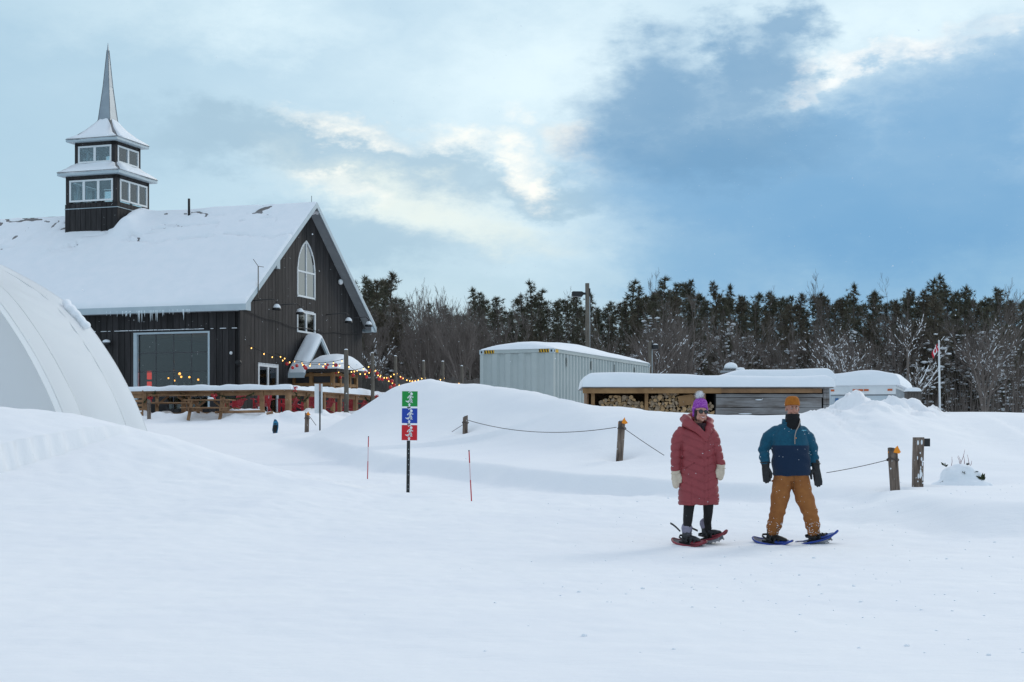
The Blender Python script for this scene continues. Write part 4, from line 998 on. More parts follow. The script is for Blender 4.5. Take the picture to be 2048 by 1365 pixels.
# ---------------------------------------------------------------- rope posts, ropes, stakes
def post(px, ybase, Y, ytop, wpx, label, lean=0.0, tape=None, name='rope_post'):
    c = P(px, ybase, Y); zt = P(px, ytop, Y).z; gz = hz(c.x, Y); r = wpx / 2 / F * Y
    rnd = random.Random(int(px)); n = 12; mb = MB(); rings = []
    for i in range(9):
        u = i / 8; z = gz - .35 + (zt - gz + .35) * u
        rings.append([(lean * (u) + r * (1 + .12 * noise.noise(Vector((math.cos(k * 6.283 / n) * 1.3, math.sin(k * 6.283 / n) * 1.3, u * 1.6 + px)))) * math.cos(k * 6.283 / n) * (1.05 - .08 * u), r * (1 + .12 * noise.noise(Vector((math.cos(k * 6.283 / n), math.sin(k * 6.283 / n), u * 2 + px)))) * math.sin(k * 6.283 / n), z + (.03 * math.cos(k * 6.283 / n + px) if i == 8 else 0)) for k in range(n)])
    mb.rings(rings); t = thing(name, label, 'post', (c.x, Y, 0)); mb.build('timber', M['post'], t, True)
    mb = MB(); mb.tube([(lean + (r + .012) * math.cos(a), (r + .012) * math.sin(a), zt - .16 + .02 * math.sin(a * 2)) for a in np.linspace(0, 6.283, 17)], .011, 5, caps=False); mb.build('rope_loop', M['rope'], t)
    if tape:
        mb = MB(); h, s = tape
        mb.add([(lean - .01, -r - .01, zt - .05), (lean + s * r, -r - .01, zt - .07), (lean + s * (r + h * .7), -r * .5, zt - .03 - h * .25), (lean + s * r * .9, -r - .02, zt + h * .3), (lean + s * r * .75, -r, zt + h), (lean + s * .2 * r, -r - .012, zt + .02)], [(0, 1, 3, 5), (1, 2, 3), (3, 4, 5)])
        mb.add([(lean - r * 1.0, -r * .3, zt - .06), (lean + s * r, -r * 1.02, zt - .065), (lean + s * r, -r * 1.02, zt - .035), (lean - r * 1.0, -r * .3, zt - .03)], [(0, 1, 2, 3)])
        mb.build('tape_flag', M['orange'], t)
    if name == 'rope_post' :
        mb = MB(); mb.ell((lean, 0, zt + .008), (r * .8, r * .8, .02), 10, 6); mb.build('snow', M['snow_fine'], t, True)
    return Vector((c.x + lean, Y, zt))
post(930, 872, 39.2, 833, 10.5, 'grey rope post standing alone in deep snow, left end of the sagging rope', .01)
p2 = post(1237, 917, 32.3, 842, 14, 'leaning rope post with upright orange tape left of the woman in red', .07, (.075, 1))
p3 = post(1793, 982, 24.5, 899, 20, 'leaning snow-flecked rope post with orange tape right of the man', -.06, (.06, 1))
post(613, 857, 49, 827, 9, 'short stub of post with faded orange tape near the deck', .02, (.06, 1))
def dark_post():
    c = P(1836, 972, 25.3); gz = hz(c.x, 25.3); zt = P(0, 875, 25.3).z; t = thing('bracket_post', 'taller weathered square post with a short side bracket and frozen snow streaks', 'post', (c.x, 25.3, 0))
    mb = MB(); mb.rings([[(x + l, y, z) for x, y in ((-.075, -.08), (.075, -.08), (.08, .07), (-.075, .075))] for z, l in ((gz - .3, -.01), ((gz + zt) / 2, -.004), (zt, .008))]); mb.build('timber', M['post'], t)
    mb = MB(); mb.box(.085, .19, -.03, .09, zt - .15, zt - .02); mb.build('bracket', M['black_metal'], t)
    rnd = random.Random(4)
    for i in range(16):
        mb = MB(); mb.ell((rnd.choice((-.02, .02, .045, .055, .06)) + rnd.uniform(-.01, .01), -.082, rnd.uniform(gz + .02, zt - .02)), (rnd.uniform(.006, .018), .012, rnd.uniform(.012, .05)), 6, 5); mb.build('snow_streak', M['snow_fine'], t, True)
dark_post()
def rope(name, a, b, sag, label, r=.011):
    a, b = Vector(a), Vector(b); mb = MB(); mb.tube([a.lerp(b, u) - Vector((0, 0, sag * 4 * u * (1 - u))) for u in np.linspace(0, 1, 22)], r, 5); tag(mb.build(name, M['rope'], None, True), label, 'rope')
rope('rope', P(933, 840, 39.2), P(1233, 855, 32.3), .2, 'thin rope sagging between two posts above the untouched snow', .008)
rope('rope', P(904, 864, 38.6), P(927, 849, 39.2), .0, 'short taut guy rope left of the lone grey post', .007)
rope('rope', P(1241, 852, 32.3), P(1328, 911, 31), .01, 'rope running down from the leaning post into the snow beside the woman', .007)
rope('rope', P(1653, 946, 25.2), P(1784, 918, 24.5), .015, 'rope running from the snow behind the man up to the right-hand post', .006)
rope('rope', P(619, 833, 49), P(632, 851, 48.5), .0, 'short guy line beside the post stub near the deck', .009)
def stake(px, yt, pxb, yb, Y, label):
    a, b = P(pxb, yb, Y), P(px, yt, Y); gz = hz(a.x, Y); t = thing('marker_stake', label, 'stake', (a.x, Y, gz)); d = b - Vector((a.x, Y, gz))
    red = M['stake_red']; wh = M['stake_white']
    for u0, u1, m, nm in ((-.12, .42, red, 'lower_band'), (.42, .76, wh, 'middle_band'), (.76, 1, red, 'upper_band')):
        mb = MB(); mb.tube([d * u0, d * u1], .0105, 7); mb.build(nm, m, t, True)
    mb = MB(); mb.ell(d, (.012, .012, .015), 7, 5); mb.build('cap', M['black'], t)
M['stake_red'] = mat('stake_red', (.50, .03, .045), .5); M['stake_white'] = mat('stake_white', (.70, .55, .57), .5)
stake(737, 874, 735, 966, 32, 'thin red marker stake left of the trail sign')
stake(938, 902, 943, 1013, 25.5, 'thin red and white marker stake right of the trail sign')

# ---------------------------------------------------------------- trail sign
def build_sign():
    Y = 29.3; g = G(815.5, Y); s = 1 / F * Y
    t = thing('trail_sign', 'black post with green, blue and red snowshoe trail plates', 'sign', (g.x, Y, 0)); t.rotation_euler = (0, R(.6), 0)
    zt = P(0, 783, Y).z
    mb = MB(); mb.box(-.031, .031, 0, .035, g.z - .35, zt - .02); pst = mb.build('post', M['black_metal'], t)
    for i, y in enumerate((899, 907, 919, 930, 950, 970, 978, 986)):
        mb = MB(); mb.ell((.004, -.002, P(0, y, Y).z), (.007, .004, .007), 8, 5); mb.build('bolt', M['fascia'], pst)
    wh = mat('sign_white_vinyl', (.78, .80, .82), .5)
    pw = .305
    for nm, yt, yb, c in (('green_plate', 782, 814.5, (.005, .26, .045)), ('blue_plate', 816, 848, (.01, .05, .36)), ('red_plate', 849.5, 882, (.56, .008, .018))):
        z1, z0 = P(0, yt, Y).z, P(0, yb, Y).z; x0 = -pw / 2 + .018; x1 = pw / 2 + .018
        x0 -= .0; mb = MB(); mb.box(x0, x1, -.018, -.012, z0 + .004, z1 - .004); pl = mb.build(nm, wh, t)
        mb = MB(); mb.box(x0 + .007, x1 - .007, -.0195, -.0182, z0 + .011, z1 - .011); mb.build('field', mat(nm + '_field', c, .45), pl)
        mb = MB(); h = z1 - z0
        def q(u, v): return (x0 + u * pw, z1 - v * h)
        def stroke(pts, w):
            for a, b in zip(pts[:-1], pts[1:]):
                A, B = Vector(q(*a)), Vector(q(*b)); d = (B - A).normalized(); nr = Vector((-d.y, d.x)) * w / 2; A -= d * w * .2; B += d * w * .2
                mb.prism([tuple(A - nr), tuple(B - nr), tuple(B + nr), tuple(A + nr)], 'y', -.0215, -.02)
        def disc(u, v, r): c_ = q(u, v); mb.prism([(c_[0] + r * math.cos(a), c_[1] + r * math.sin(a)) for a in np.linspace(0, 6.283, 15)[:-1]], 'y', -.0215, -.02)
        def poly(ps): mb.prism([q(*p) for p in ps], 'y', -.0215, -.02)
        disc(.605, .195, .025)
        stroke([(.43, .12), (.48, .07), (.54, .06), (.59, .09)], .014)
        poly([(.545, .26), (.61, .26), (.60, .36), (.575, .46), (.60, .53), (.50, .53), (.475, .45), (.51, .34)])
        stroke([(.585, .29), (.655, .40), (.71, .385)], .020); stroke([(.535, .29), (.43, .36), (.375, .45)], .020)
        stroke([(.57, .50), (.62, .60), (.585, .71)], .028); stroke([(.52, .50), (.50, .61), (.39, .66)], .028)
        poly([(.52, .71), (.56, .685), (.66, .695), (.70, .72), (.66, .745), (.55, .745)])
        poly([(.23, .62), (.28, .615), (.41, .67), (.46, .72), (.44, .745), (.37, .725), (.26, .66)])
        poly([(.48, .76), (.58, .86), (.525, .86), (.525, .975), (.435, .975), (.435, .86), (.38, .86)])
        mb.build('snowshoer_symbol', wh, pl)
build_sign()
def notice_sign():
    Y = 48.5; g = G(640, Y); a = P(629, 768, Y); b = P(645, 827, Y)
    t = thing('notice_board', 'tall narrow white notice panel on a thin dark post by the deck', 'sign', (g.x, Y, 0))
    mb = MB(); mb.box(-.022, .022, -.03, 0, g.z - .3, a.z + .0); mb.build('post', M['black_metal'], t)
    mb = MB(); mb.box(a.x - g.x, b.x - g.x, .004, .02, b.z, a.z); mb.build('panel', M['white'], t)
    mb = MB(); mb.box(-.024, .024, -.032, .001, P(0, 783, Y).z, a.z + .002); mb.build('rusty_post_top', mat('rusty_brown', (.25, .13, .10), .8), t)
notice_sign()

# ---------------------------------------------------------------- snowshoes
def snowshoe(name, label, colour, loc, yaw, pitch=0.0, roll=0.0, L=.58, W=.205, group=None, binding=True):
    """local: toe towards +x, sole at z = 0"""
    t = thing(name, label, 'snowshoe', loc, 0, group); t.rotation_euler = Euler((roll, -pitch, yaw), 'XYZ')
    dark = tuple(c * .22 + .012 for c in colour)
    fr = mat(name + '_frame', colour, .4, tuple(c * .6 + .015 for c in colour), 9); dk = mat(name + '_deck', tuple(c * .22 + .012 for c in colour), .5, (.05, .05, .06), 14)
    pts = []
    for k in range(29):
        a = k / 28 * 2 * math.pi; x = math.cos(a); y = math.sin(a)
        w = W / 2 * (1.0 + .10 * x - .16 * math.cos(2 * a)); px = x * L / 2; up = .055 * max(0, (px - .13) / (L / 2 - .13)) ** 2 + .025 * max(0, (-px - .2) / (L / 2 - .2)) ** 2
        pts.append((px, w * (abs(y) ** .8) * (1 if y >= 0 else -1), .03 + up))
    mb = MB(); mb.tube(pts, [(.013, .012)] * len(pts), 8, caps=False); mb.build('frame', fr, t, True)
    mb = MB(); n = len(pts) - 1
    vs = [(p[0] * .95, p[1] * .93, p[2] + .004) for p in pts[:-1]] + [(p[0] * .95, p[1] * .93, p[2] - .004) for p in pts[:-1]]
    half = n // 2; fs = []
    for i in range(half): 
        a, b, c, d = i, i + 1, n - 1 - i, (n - i) % n
        fs += [(a, b, c, d) if a != d else (a, b, c)]; fs += [tuple(n + q for q in reversed(fs[-1]))]
    mb.add(vs, fs); mb.build('deck', dk, t)
    mb = MB(); mb.prism([(.09, -.085), (.2, -.075), (.245, 0), (.2, .075), (.09, .085), (.06, 0)], 'z', .046, .066); mb.build('toe_plate', fr, t)
    for sy in (-1, 1):
        mb = MB()
        mb.box(-.16, .16, sy * .058 - .005, sy * .058 + .005, -.018, .03)
        for i in range(6): x = -.15 + .058 * i; mb.prism([(x, -.018), (x + .034, -.018), (x + .017, -.032)], 'y', sy * .058 - .004, sy * .058 + .004)
        mb.build('traction_rail', M['steel'], t)
    mb = MB()
    for y in (-.05, -.018, .018, .05): mb.prism([(y - .012, .03), (y + .012, .03), (y, -.028)], 'x', .12, .126)
    mb.build('crampon', M['steel'], t)
    if binding:
        mb = MB(); mb.box(-.12, .14, -.055, .055, .036, .052); mb.build('binding_plate', M['black'], t)
        for x in (.0, .07, .12):
            mb = MB(); mb.tube([(x, .068 * math.cos(a), .045 + (.072 - .25 * x) * math.sin(a)) for a in np.linspace(0, math.pi, 11)], [(.014, .005)] * 11, 6, side=(1, 0, 0)); mb.build('strap', M['black'], t)
        mb = MB(); mb.tube([(.03, -.065, .06), (-.05, -.07, .085), (-.12, -.045, .105), (-.145, 0, .11), (-.12, .045, .105), (-.05, .07, .085), (.03, .065, .06)], [(.014, .005)] * 7, 6, side=(0, 0, 1)); mb.build('heel_strap', M['black'], t)
    return t
M['steel'] = mat('traction_steel', (.45, .46, .48), .35, metal=.8)
BLUE, REDS = (.008, .055, .36), (.27, .012, .03)
c = G(552, 49.5)
_s = snowshoe('snowshoe', 'small blue snowshoe stuck upright in the snow in front of the deck', (.01, .22, .42), (c.x, c.y, c.z + .16), R(60), R(82), 0, .52, .18)

# ---------------------------------------------------------------- buried shrub
def shrub():
    g = G(1920, 26.3); t = thing('buried_shrub', 'snow-covered shrub mound with red twigs and a few leaves poking out', 'shrub', (g.x, 26.3, g.z + .13))
    mb = MB(); rnd = random.Random(12)
    for c, r in (((0, 0, .02), (.33, .3, .24)), ((0, -.02, -.16), (.55, .45, .17)), ((.1, -.1, -.14), (.42, .4, .17)), ((-.13, -.05, .02), (.22, .24, .2)), ((.16, -.02, .0), (.22, .22, .2)), ((.02, -.12, -.02), (.3, .2, .16))): mb.ell(c, r, 16, 10)
    me = remesh_mesh(mb, .02, 14); 
    for v in me.vertices: k = 1 + .07 * noise.noise(v.co * 7); v.co *= k
    obj('snow_mound', me, M['snow_fine'], t, True)
    for i in range(9):
        a = rnd.uniform(-.9, .9); b = rnd.uniform(-.08, .1); x = rnd.uniform(-.2, .22) if i < 5 else rnd.uniform(.0, .12); z = .26 - abs(x) * .4
        mb = MB(); ln = rnd.uniform(.1, .26); d = Vector((math.sin(a) * .5, rnd.uniform(-.1, .1), 1)).normalized()
        p = Vector((x, b, z)); mb.tube([p, p + d * ln * .5 + Vector((.01, 0, 0)), p + d * ln], [.005, .004, .002], 5); mb.build('twig', M['redtwig'], t)
    for (x, y, z, s) in ((-.29, -.1, .22, .09), (.06, -.2, .24, .075), (.2, -.2, .13, .06), (.30, -.2, -.02, .15), (-.36, -.15, -.06, .06), (.26, -.25, -.06, .1), (-.02, -.28, .1, .05)):
        for k in range(5 if s > .07 else 3):
            mb = MB(); dv = Vector((rnd.uniform(-1, 1), rnd.uniform(-1, .1), rnd.uniform(-.3, 1))).normalized(); sd2 = dv.cross(Vector((0, 1, .3))).normalized(); p = Vector((x, y, z)); l = s * rnd.uniform(.7, 1.1); w = l * .2
            nv = dv.cross(sd2) * .01
            mb.add([p, p + dv * l * .5 + sd2 * w + nv, p + dv * l, p + dv * l * .5 - sd2 * w + nv, p + dv * l * .5 - nv], [(0, 1, 4), (1, 2, 4), (2, 3, 4), (3, 0, 4)]); mb.build('leaf', M['leaf'], t)
shrub()

# ---------------------------------------------------------------- deck life: chairs, tables, strings of lights
def chair_mesh():
    parts = []
    def part(nm, f): mb = MB(); f(mb); parts.append((nm, mb))
    for i in range(5):
        x = -.22 + .11 * i; h = .98 - .05 * abs(i - 2) ** 1.6
        part('back_slat', lambda m, x=x, h=h: m.hexa([(x - .045, .22, .3), (x + .045, .22, .3), (x + .045, .245, .3), (x - .045, .245, .3), (x * 1.15 - .048, .46, h), (x * 1.15 + .048, .46, h), (x * 1.15 + .048, .485, h), (x * 1.15 - .048, .485, h)]))
    for i in range(4):
        part('seat_slat', lambda m, i=i: m.hexa([(-.26, -.3 + .13 * i, .37 - .03 * i), (.26, -.3 + .13 * i, .37 - .03 * i), (.26, -.19 + .13 * i, .345 - .03 * i), (-.26, -.19 + .13 * i, .345 - .03 * i), (-.26, -.3 + .13 * i, .395 - .03 * i), (.26, -.3 + .13 * i, .395 - .03 * i), (.26, -.19 + .13 * i, .37 - .03 * i), (-.26, -.19 + .13 * i, .37 - .03 * i)]))
    for s in (-1, 1):
        part('armrest', lambda m, s=s: m.box(s * .36 - .07, s * .36 + .07, -.36, .36, .54, .565))
        part('leg', lambda m, s=s: m.box(s * .3 - .02, s * .3 + .02, -.34, -.24, 0, .54))
        part('leg', lambda m, s=s: m.hexa([(s * .275 - .018, .45, 0), (s * .275 + .018, .45, 0), (s * .275 + .018, .55, 0), (s * .275 - .018, .55, 0), (s * .275 - .018, -.33, .3), (s * .275 + .018, -.33, .3), (s * .275 + .018, -.3, .39), (s * .275 - .018, -.3, .39)]))
    part('back_rail', lambda m: m.box(-.32, .32, .33, .37, .5, .58))
    out = []
    for nm, mb in parts:
        me = mb.mesh(nm); bm = bmesh.new(); bm.from_mesh(me); bmesh.ops.recalc_face_normals(bm, faces=bm.faces); bm.to_mesh(me); bm.free(); me.materials.append(M['red']); out.append((nm, me))
    return out
_ch = chair_mesh()
def chair(a, b, rz, label):
    p = BL(a, b, DECK_Z); t = thing('deck_chair', label, 'chair', p, rz + BROT, 'red slatted chairs on the deck')
    for nm, me in _ch: link(nm, me, t)
chair(-2.9, -1.3, R(250), 'red slatted garden chair on the deck below the white double door, left of a pair')
chair(-2.9, -2.6, R(285), 'red slatted garden chair on the deck below the white double door, right of a pair')
chair(-2.2, -3.4, R(190), 'red slatted garden chair just right of the deck corner post')
chair(-.9, -3.5, R(175), 'red slatted garden chair left of the tall white notice panel')
chair(.9, -3.5, R(180), 'red slatted garden chair right of the tall white notice panel')
chair(3.2, -3.5, R(170), 'red slatted garden chair seen through the railing near the snow mound')
chair(4.6, -3.4, R(185), 'red slatted garden chair at the railing end, partly behind the snow mound')

def picnic(px, Y, rz, label):
    g = G(px, Y); t = thing('picnic_table', label, 'picnic table', (g.x, Y, g.z - .03), rz, 'picnic tables')
    L = 1.85
    for i in range(5):
        mb = MB(); y = -.35 + .145 * i; mb.box(-L / 2, L / 2, y, y + .135, .72, .76); mb.build('top_plank', M['wood'], t)
    for s in (-1, 1):
        for k in (0, 1):
            mb = MB(); y = s * .66 + (k - 1) * .14 + (.0 if s > 0 else .0) + .07 ; mb.box(-L / 2, L / 2, y, y + .13, .42, .455); mb.build('bench_plank', M['wood'], t)
    for sx_ in (-1, 1):
        x = sx_ * L * .34
        for s in (-1, 1): mb = MB(); mb.bar((x, s * .62, -.05), (x, s * .22, .72), .045, .12, (1, 0, 0)); mb.build('leg', M['wood'], t)
        mb = MB(); mb.box(x + .03, x + .07, -.74, .74, .30, .42); mb.build('bench_bearer', M['wood'], t)
        mb = MB(); mb.box(x + .03, x + .07, -.36, .36, .62, .72); mb.build('top_bearer', M['wood'], t)
        mb = MB(); mb.bar((x, 0, .36), (x - sx_ * .45, 0, .70), .04, .08); mb.build('brace', M['wood'], t)
    return t, g
t1, _ = picnic(346, 62, R(14), 'weathered brown picnic table beside the white fabric tunnel')
t2, g2 = picnic(419, 60, R(-9), 'weathered brown picnic table with a lump of snow on its top')
mb = MB(); mb.ell((.05, 0, .79), (.13, .1, .06), 12, 8); mb.build('snow', M['snow_fine'], t2, True)
def clutter():
    g = G(270, 61); t = thing('pallet_rack', 'upright wooden pallet rack half hidden behind the white tunnel', 'pallet', (g.x, 61, g.z), R(10))
    for i in range(6): mb = MB(); mb.box(-.3, .3, -.02, .02, .05 + .16 * i, .15 + .16 * i); mb.build('slat', M['wood'], t)
    for x in (-.3, .26): mb = MB(); mb.box(x, x + .06, .021, .1, -.05, 1.0); mb.build('upright', M['wood'], t)
    post(298, 842, 60, 800, 7.5, 'grey snow-crusted post stub in front of the picnic tables', 0, None, 'post_stub')
    g = G(306, 64.5); t = thing('covered_grill', 'black covered grill behind the left picnic table', 'grill', (g.x, 64.5, g.z))
    mb = MB(); mb.rings([[(x * w, y * .3, z) for x, y in ((-1, -1), (1, -1), (1, 1), (-1, 1))] for w, z in ((.55, .05), (.6, .5), (.58, .85), (.4, .98), (.15, 1.0))]); mb.build('cover', M['black'], t, True)
    mb = MB(); mb.ell((0, 0, 1.0), (.35, .22, .06), 12, 6); mb.build('snow', M['snow_fine'], t, True)
    # lying timbers along the deck foot
    for (pa, pb, yy, Y, lab) in ((430, 530, 824, 59.6, 'long brown timber lying in the snow at the foot of the deck'), (533, 546, 827, 59.2, 'short log end lying in the snow by the deck')):
        a, b = P(pa, yy + 1, Y), P(pb, yy - 2, Y); 
        a.z = max(a.z, hz(a.x, Y) + .01); b.z = max(min(b.z, hz(b.x, Y) + .06), hz(b.x, Y) + .01)
        mb = MB(); mb.tube([a, (a + b) / 2, b], [.045, .05, .055], 8); tag(mb.build('timber', M['wood'], None), lab, 'timber')
clutter()

# tall poles and their strings of lights
POLES = [(.45, 5.18), (3.2, 5.2), (5.8, 5.21), (9.25, 5.16), (11.8, 5.27), (14.5, 5.18)]
PL = ['thick grey timber pole in front of the entrance porch, first of the light-string poles', 'light-string pole just right of the barn corner, second in the row', 'light-string pole third from the barn', 'light-string pole fourth from the barn, behind the snow mound', 'light-string pole fifth from the barn, behind the snow mound', 'light-string pole farthest from the barn, near the container']
for i, ((a, z), lab) in enumerate(zip(POLES, PL)):
    p = BL(a, -4.75, 0); t = thing('timber_pole', lab, 'pole', (p.x, p.y, 0), 0, 'poles carrying the light strings')
    mb = MB(); r = .105 if i == 0 else .085; mb.tube([(0, 0, 1.8), (.015, 0, 3.6), (0, 0, z)], [r, r * .95, r * .88], 9); mb.build('pole', M['pole'], t, True)
    mb = MB(); mb.ell((0, 0, z + .01), (r * .8, r * .8, .04), 10, 6); mb.build('snow', M['snow_fine'], t, True)
def light_string(a, b, sag, n, label, seed, balls=.25):
    a, b = Vector(a), Vector(b); rnd = random.Random(seed)
    t = thing('light_string', label, 'string lights', a, 0, 'strings of warm bulbs and red baubles')
    f = lambda u: (b - a) * u - Vector((0, 0, sag * 4 * u * (1 - u)))
    mb = MB(); mb.tube([f(u) for u in np.linspace(0, 1, 24)], .009, 4); mb.build('wire', M['black'], t)
    for i in range(n):
        u = (i + .5 + rnd.uniform(-.25, .25)) / n; p = f(u) - Vector((0, 0, .07))
        link('bulb', _bulb, t, p); link('socket', _sock, t, p + Vector((0, 0, .055)))
        if rnd.random() < balls: link('bauble', _ball, t, f(min(u + .3 / n, 1)) - Vector((0, 0, rnd.uniform(.1, .3))), (0, 0, 0), (rnd.uniform(.8, 1.15),) * 3)
def _pm(nm, m, f): mb = MB(); f(mb); me = mb.mesh(nm); me.materials.append(m); me.polygons.foreach_set('use_smooth', [True] * len(me.polygons)); return me
_bulb = _pm('bulb', M['bulb'], lambda m: m.ell((0, 0, 0), (.023, .023, .030), 8, 6)); _sock = _pm('socket', M['black'], lambda m: m.tube([(0, 0, -.02), (0, 0, .03)], .02, 6)); _ball = _pm('bauble', M['redball'], lambda m: m.ell((0, 0, 0), (.075, .075, .075), 10, 8))
pp = [BL(a, -4.75, z - .25) for a, z in POLES]
light_string(BL(.7, -.05, 5.5), pp[0] + Vector((0, 0, -.3)), .35, 10, 'string of warm bulbs from above the double door to the first pole', 1)
light_string(BL(3.2, -.05, 5.3), pp[0] + Vector((0, 0, -.1)), .30, 9, 'string of warm bulbs crossing in front of the gabled door hood', 2, .4)
light_string(BL(6.2, -.8, 4.9), pp[1] + Vector((0, 0, -.2)), .30, 9, 'string of warm bulbs hung along the domed porch roof', 3, .4)
names = ['first and second', 'second and third', 'third and fourth', 'fourth and fifth', 'fifth and sixth']
for i in range(5):
    light_string(pp[i] - Vector((0, 0, .25 + .15 * (i > 0))), pp[i + 1] - Vector((0, 0, .45)), .28, (5, 7, 9, 5, 4)[i], f'string of warm bulbs slung between the {names[i]} poles', 10 + i, (.2, .5, .55, .3, .3)[i])
light_string(pp[1] - Vector((0, 0, .3)), pp[3] - Vector((0, 0, .6)), .5, 9, 'lower string of warm bulbs and baubles running from the second to the fourth pole', 30, .5)

# grey board fence behind the deck
t = thing('board_fence', 'weathered grey vertical board fence beyond the deck, below the light strings', 'fence', (0, 80, 0)); rnd = random.Random(8); x = -8.2
while x < -1.5:
    w = rnd.uniform(.18, .26); top = 4.62 + rnd.uniform(-.08, .1); mb = MB(); mb.box(x, x + w - .02, rnd.uniform(-.02, 0), .03, 2.0, top); mb.build('board', M['wood_grey'], t); x += w
for z in (3.0, 4.2): mb = MB(); mb.box(-8.2, -1.5, .035, .09, z, z + .1); mb.build('rail', M['wood_grey'], t)

# evergreen garlands and bows on the railing
def garland(pts, label, seed):
    rnd = random.Random(seed); pts = [Vector(p) for p in pts]; t = thing('garland', label, 'garland', pts[0], 0, 'evergreen garlands on the deck railing'); mb = MB()
    for p, q in zip(pts[:-1], pts[1:]):
        n = max(3, int((q - p).length / .035))
        for i in range(n):
            c = p.lerp(q, i / n) - pts[0]
            for k in range(4):
                d = Vector((rnd.uniform(-1, 1), rnd.uniform(-1, 1), rnd.uniform(-1, .7))).normalized(); l = rnd.uniform(.07, .15); w = d.cross(Vector((.3, .5, .8))).normalized() * .022
                mb.add([c - w, c + w, c + d * l], [(0, 1, 2)])
    mb.build('needles', M['garland'], t, fix=False)
def bow(p, label, s=1.0):
    t = thing('ribbon_bow', label, 'bow', p, BROT - R(90), 'red bows on the deck railing'); s *= .72
    for sg in (-1, 1):
        mb = MB(); mb.tube([(0, 0, 0), (sg * .08 * s, -.02, .07 * s), (sg * .16 * s, -.02, .04 * s), (sg * .14 * s, -.01, -.04 * s), (0, 0, 0)], [(.012, .035 * s)] * 5, 8); mb.build('loop', M['ribbon'], t, True)
        mb = MB(); mb.tube([(0, -.02, 0), (sg * .05 * s, -.03, -.12 * s), (sg * .09 * s, -.02, -.26 * s)], [(.03 * s, .006)] * 3, 6); mb.build('tail', M['ribbon'], t)
    mb = MB(); mb.ell((0, -.03, 0), (.035 * s, .03, .035 * s), 8, 6); mb.build('knot', M['ribbon'], t, True)
def swag(a0, b0, a1, b1, dz, label, seed):
    q = [BL(a0 + (a1 - a0) * u, b0 + (b1 - b0) * u, RAILZ - .12 - dz * 4 * u * (1 - u)) for u in np.linspace(0, 1, 9)]; garland(q, label, seed)
ra, rb = RAILA - .16, RAILB - .16
garland([BL(ra, 1.55, RAILZ - .05), BL(ra, 1.9, RAILZ - .3), BL(ra, 2.5, RAILZ - .75), BL(ra, 2.7, RAILZ - .9)], 'dark evergreen garland trailing down the railing behind the picnic tables', 1)
swag(ra, .4, ra, -1.2, .35, 'evergreen garland looped under the railing, left of the red bow by the speaker', 2); swag(ra, -1.2, ra, -2.9, .22, 'evergreen garland swagged under the railing in front of the paired red chairs', 3)
swag(RAILA + .3, rb, RAILA + 1.6, rb, .3, 'evergreen garland hanging just right of the deck corner post', 4); swag(3.1, rb, 5.0, rb, .2, 'evergreen garland on the railing right of the notice panel', 5); swag(5.0, rb, 6.6, rb, .12, 'evergreen garland at the end of the railing by the snow mound', 6)
bow(BL(ra - .06, 1.75, RAILZ - .28), 'red bow on the garland behind the picnic tables'); bow(BL(ra - .06, -1.15, RAILZ - .2), 'red bow on the railing left of the paired red chairs', 1.1)
bow(BL(RAILA + .15, rb - .06, RAILZ + .08), 'red bow on top of the deck corner post', .9); bow(BL(4.2, rb - .06, RAILZ - .0), 'red bow on the railing right of the notice panel', .8)
p = BL(3.75, rb - .03, RAILZ - .62); mb = MB(); mb.box(-.09, .09, -.012, .012, -.2, .22); o = mb.build('small_notice', M['white']); o.location = p; o.rotation_euler = (0, 0, BROT); tag(o, 'little white notice with a red mark on a railing post', 'sign')
for zz in (-.1, .0, .1):
    mb = MB(); mb.box(-.05, .05, -.0165, -.0125, zz - .02, zz + .025); k = mb.build('mark', M['ribbon'] if zz > .05 else M['black_metal'], o)

# ---------------------------------------------------------------- people
def garment(name, mb, m, parent, voxel=.011, smooth=5, disp=None):
    me = remesh_mesh(mb, voxel, smooth)
    if disp:
        ns = [v.normal.copy() for v in me.vertices]
        for v, nn in zip(me.vertices, ns):
            v.co += nn * disp(v.co, nn)
    me.name = name
    return obj(name, me, m, parent, True)
def loft(mb, rings, n=28, p=2.3):
    """stack of super-elliptical sections (z, cx, cy, rx, ry)"""
    out = []
    for z, cx, cy, rx, ry in rings:
        r = []
        for k in range(n):
            a = 2 * math.pi * k / n; c, s = math.cos(a), math.sin(a)
            r.append((cx + rx * math.copysign(abs(c) ** (2 / p), c), cy + ry * math.copysign(abs(s) ** (2 / p), s), z))
        out.append(r)
    mb.rings(out)
def head_shape(mb, Mh, w=1.0):
    """skull, brow, cheeks, nose, jaw, lips, ears; face towards -y, eye line at z = 0"""
    rot = Mh.to_3x3()
    def e(c, r): mb.ell(Mh @ Vector(c), r, 14, 10, rot)
    e((0, .012, .035), (.076 * w, .094, .088)); e((0, -.012, -.035), (.063 * w, .082, .078)); e((0, -.045, -.085), (.036 * w, .036, .03))
    e((0, -.078, -.108), (.020, .015, .014))
    for s in (-1, 1):
        e((s * .033, -.075, -.035), (.024, .018, .022)); e((s * .03, -.085, .018), (.028, .012, .010)); e((s * .05 * w, -.03, -.075), (.02, .04, .03)); e((s * .078 * w, .012, -.012), (.010, .018, .030))
        e((s * .014, -.099, -.042), (.010, .010, .009))
    mb.capsule([Mh @ Vector((0, -.090, .008)), Mh @ Vector((0, -.104, -.022)), Mh @ Vector((0, -.110, -.038))], [.009, .011, .0125], 10)
    e((0, -.087, -.068), (.024, .010, .006)); e((0, -.085, -.079), (.021, .010, .006))
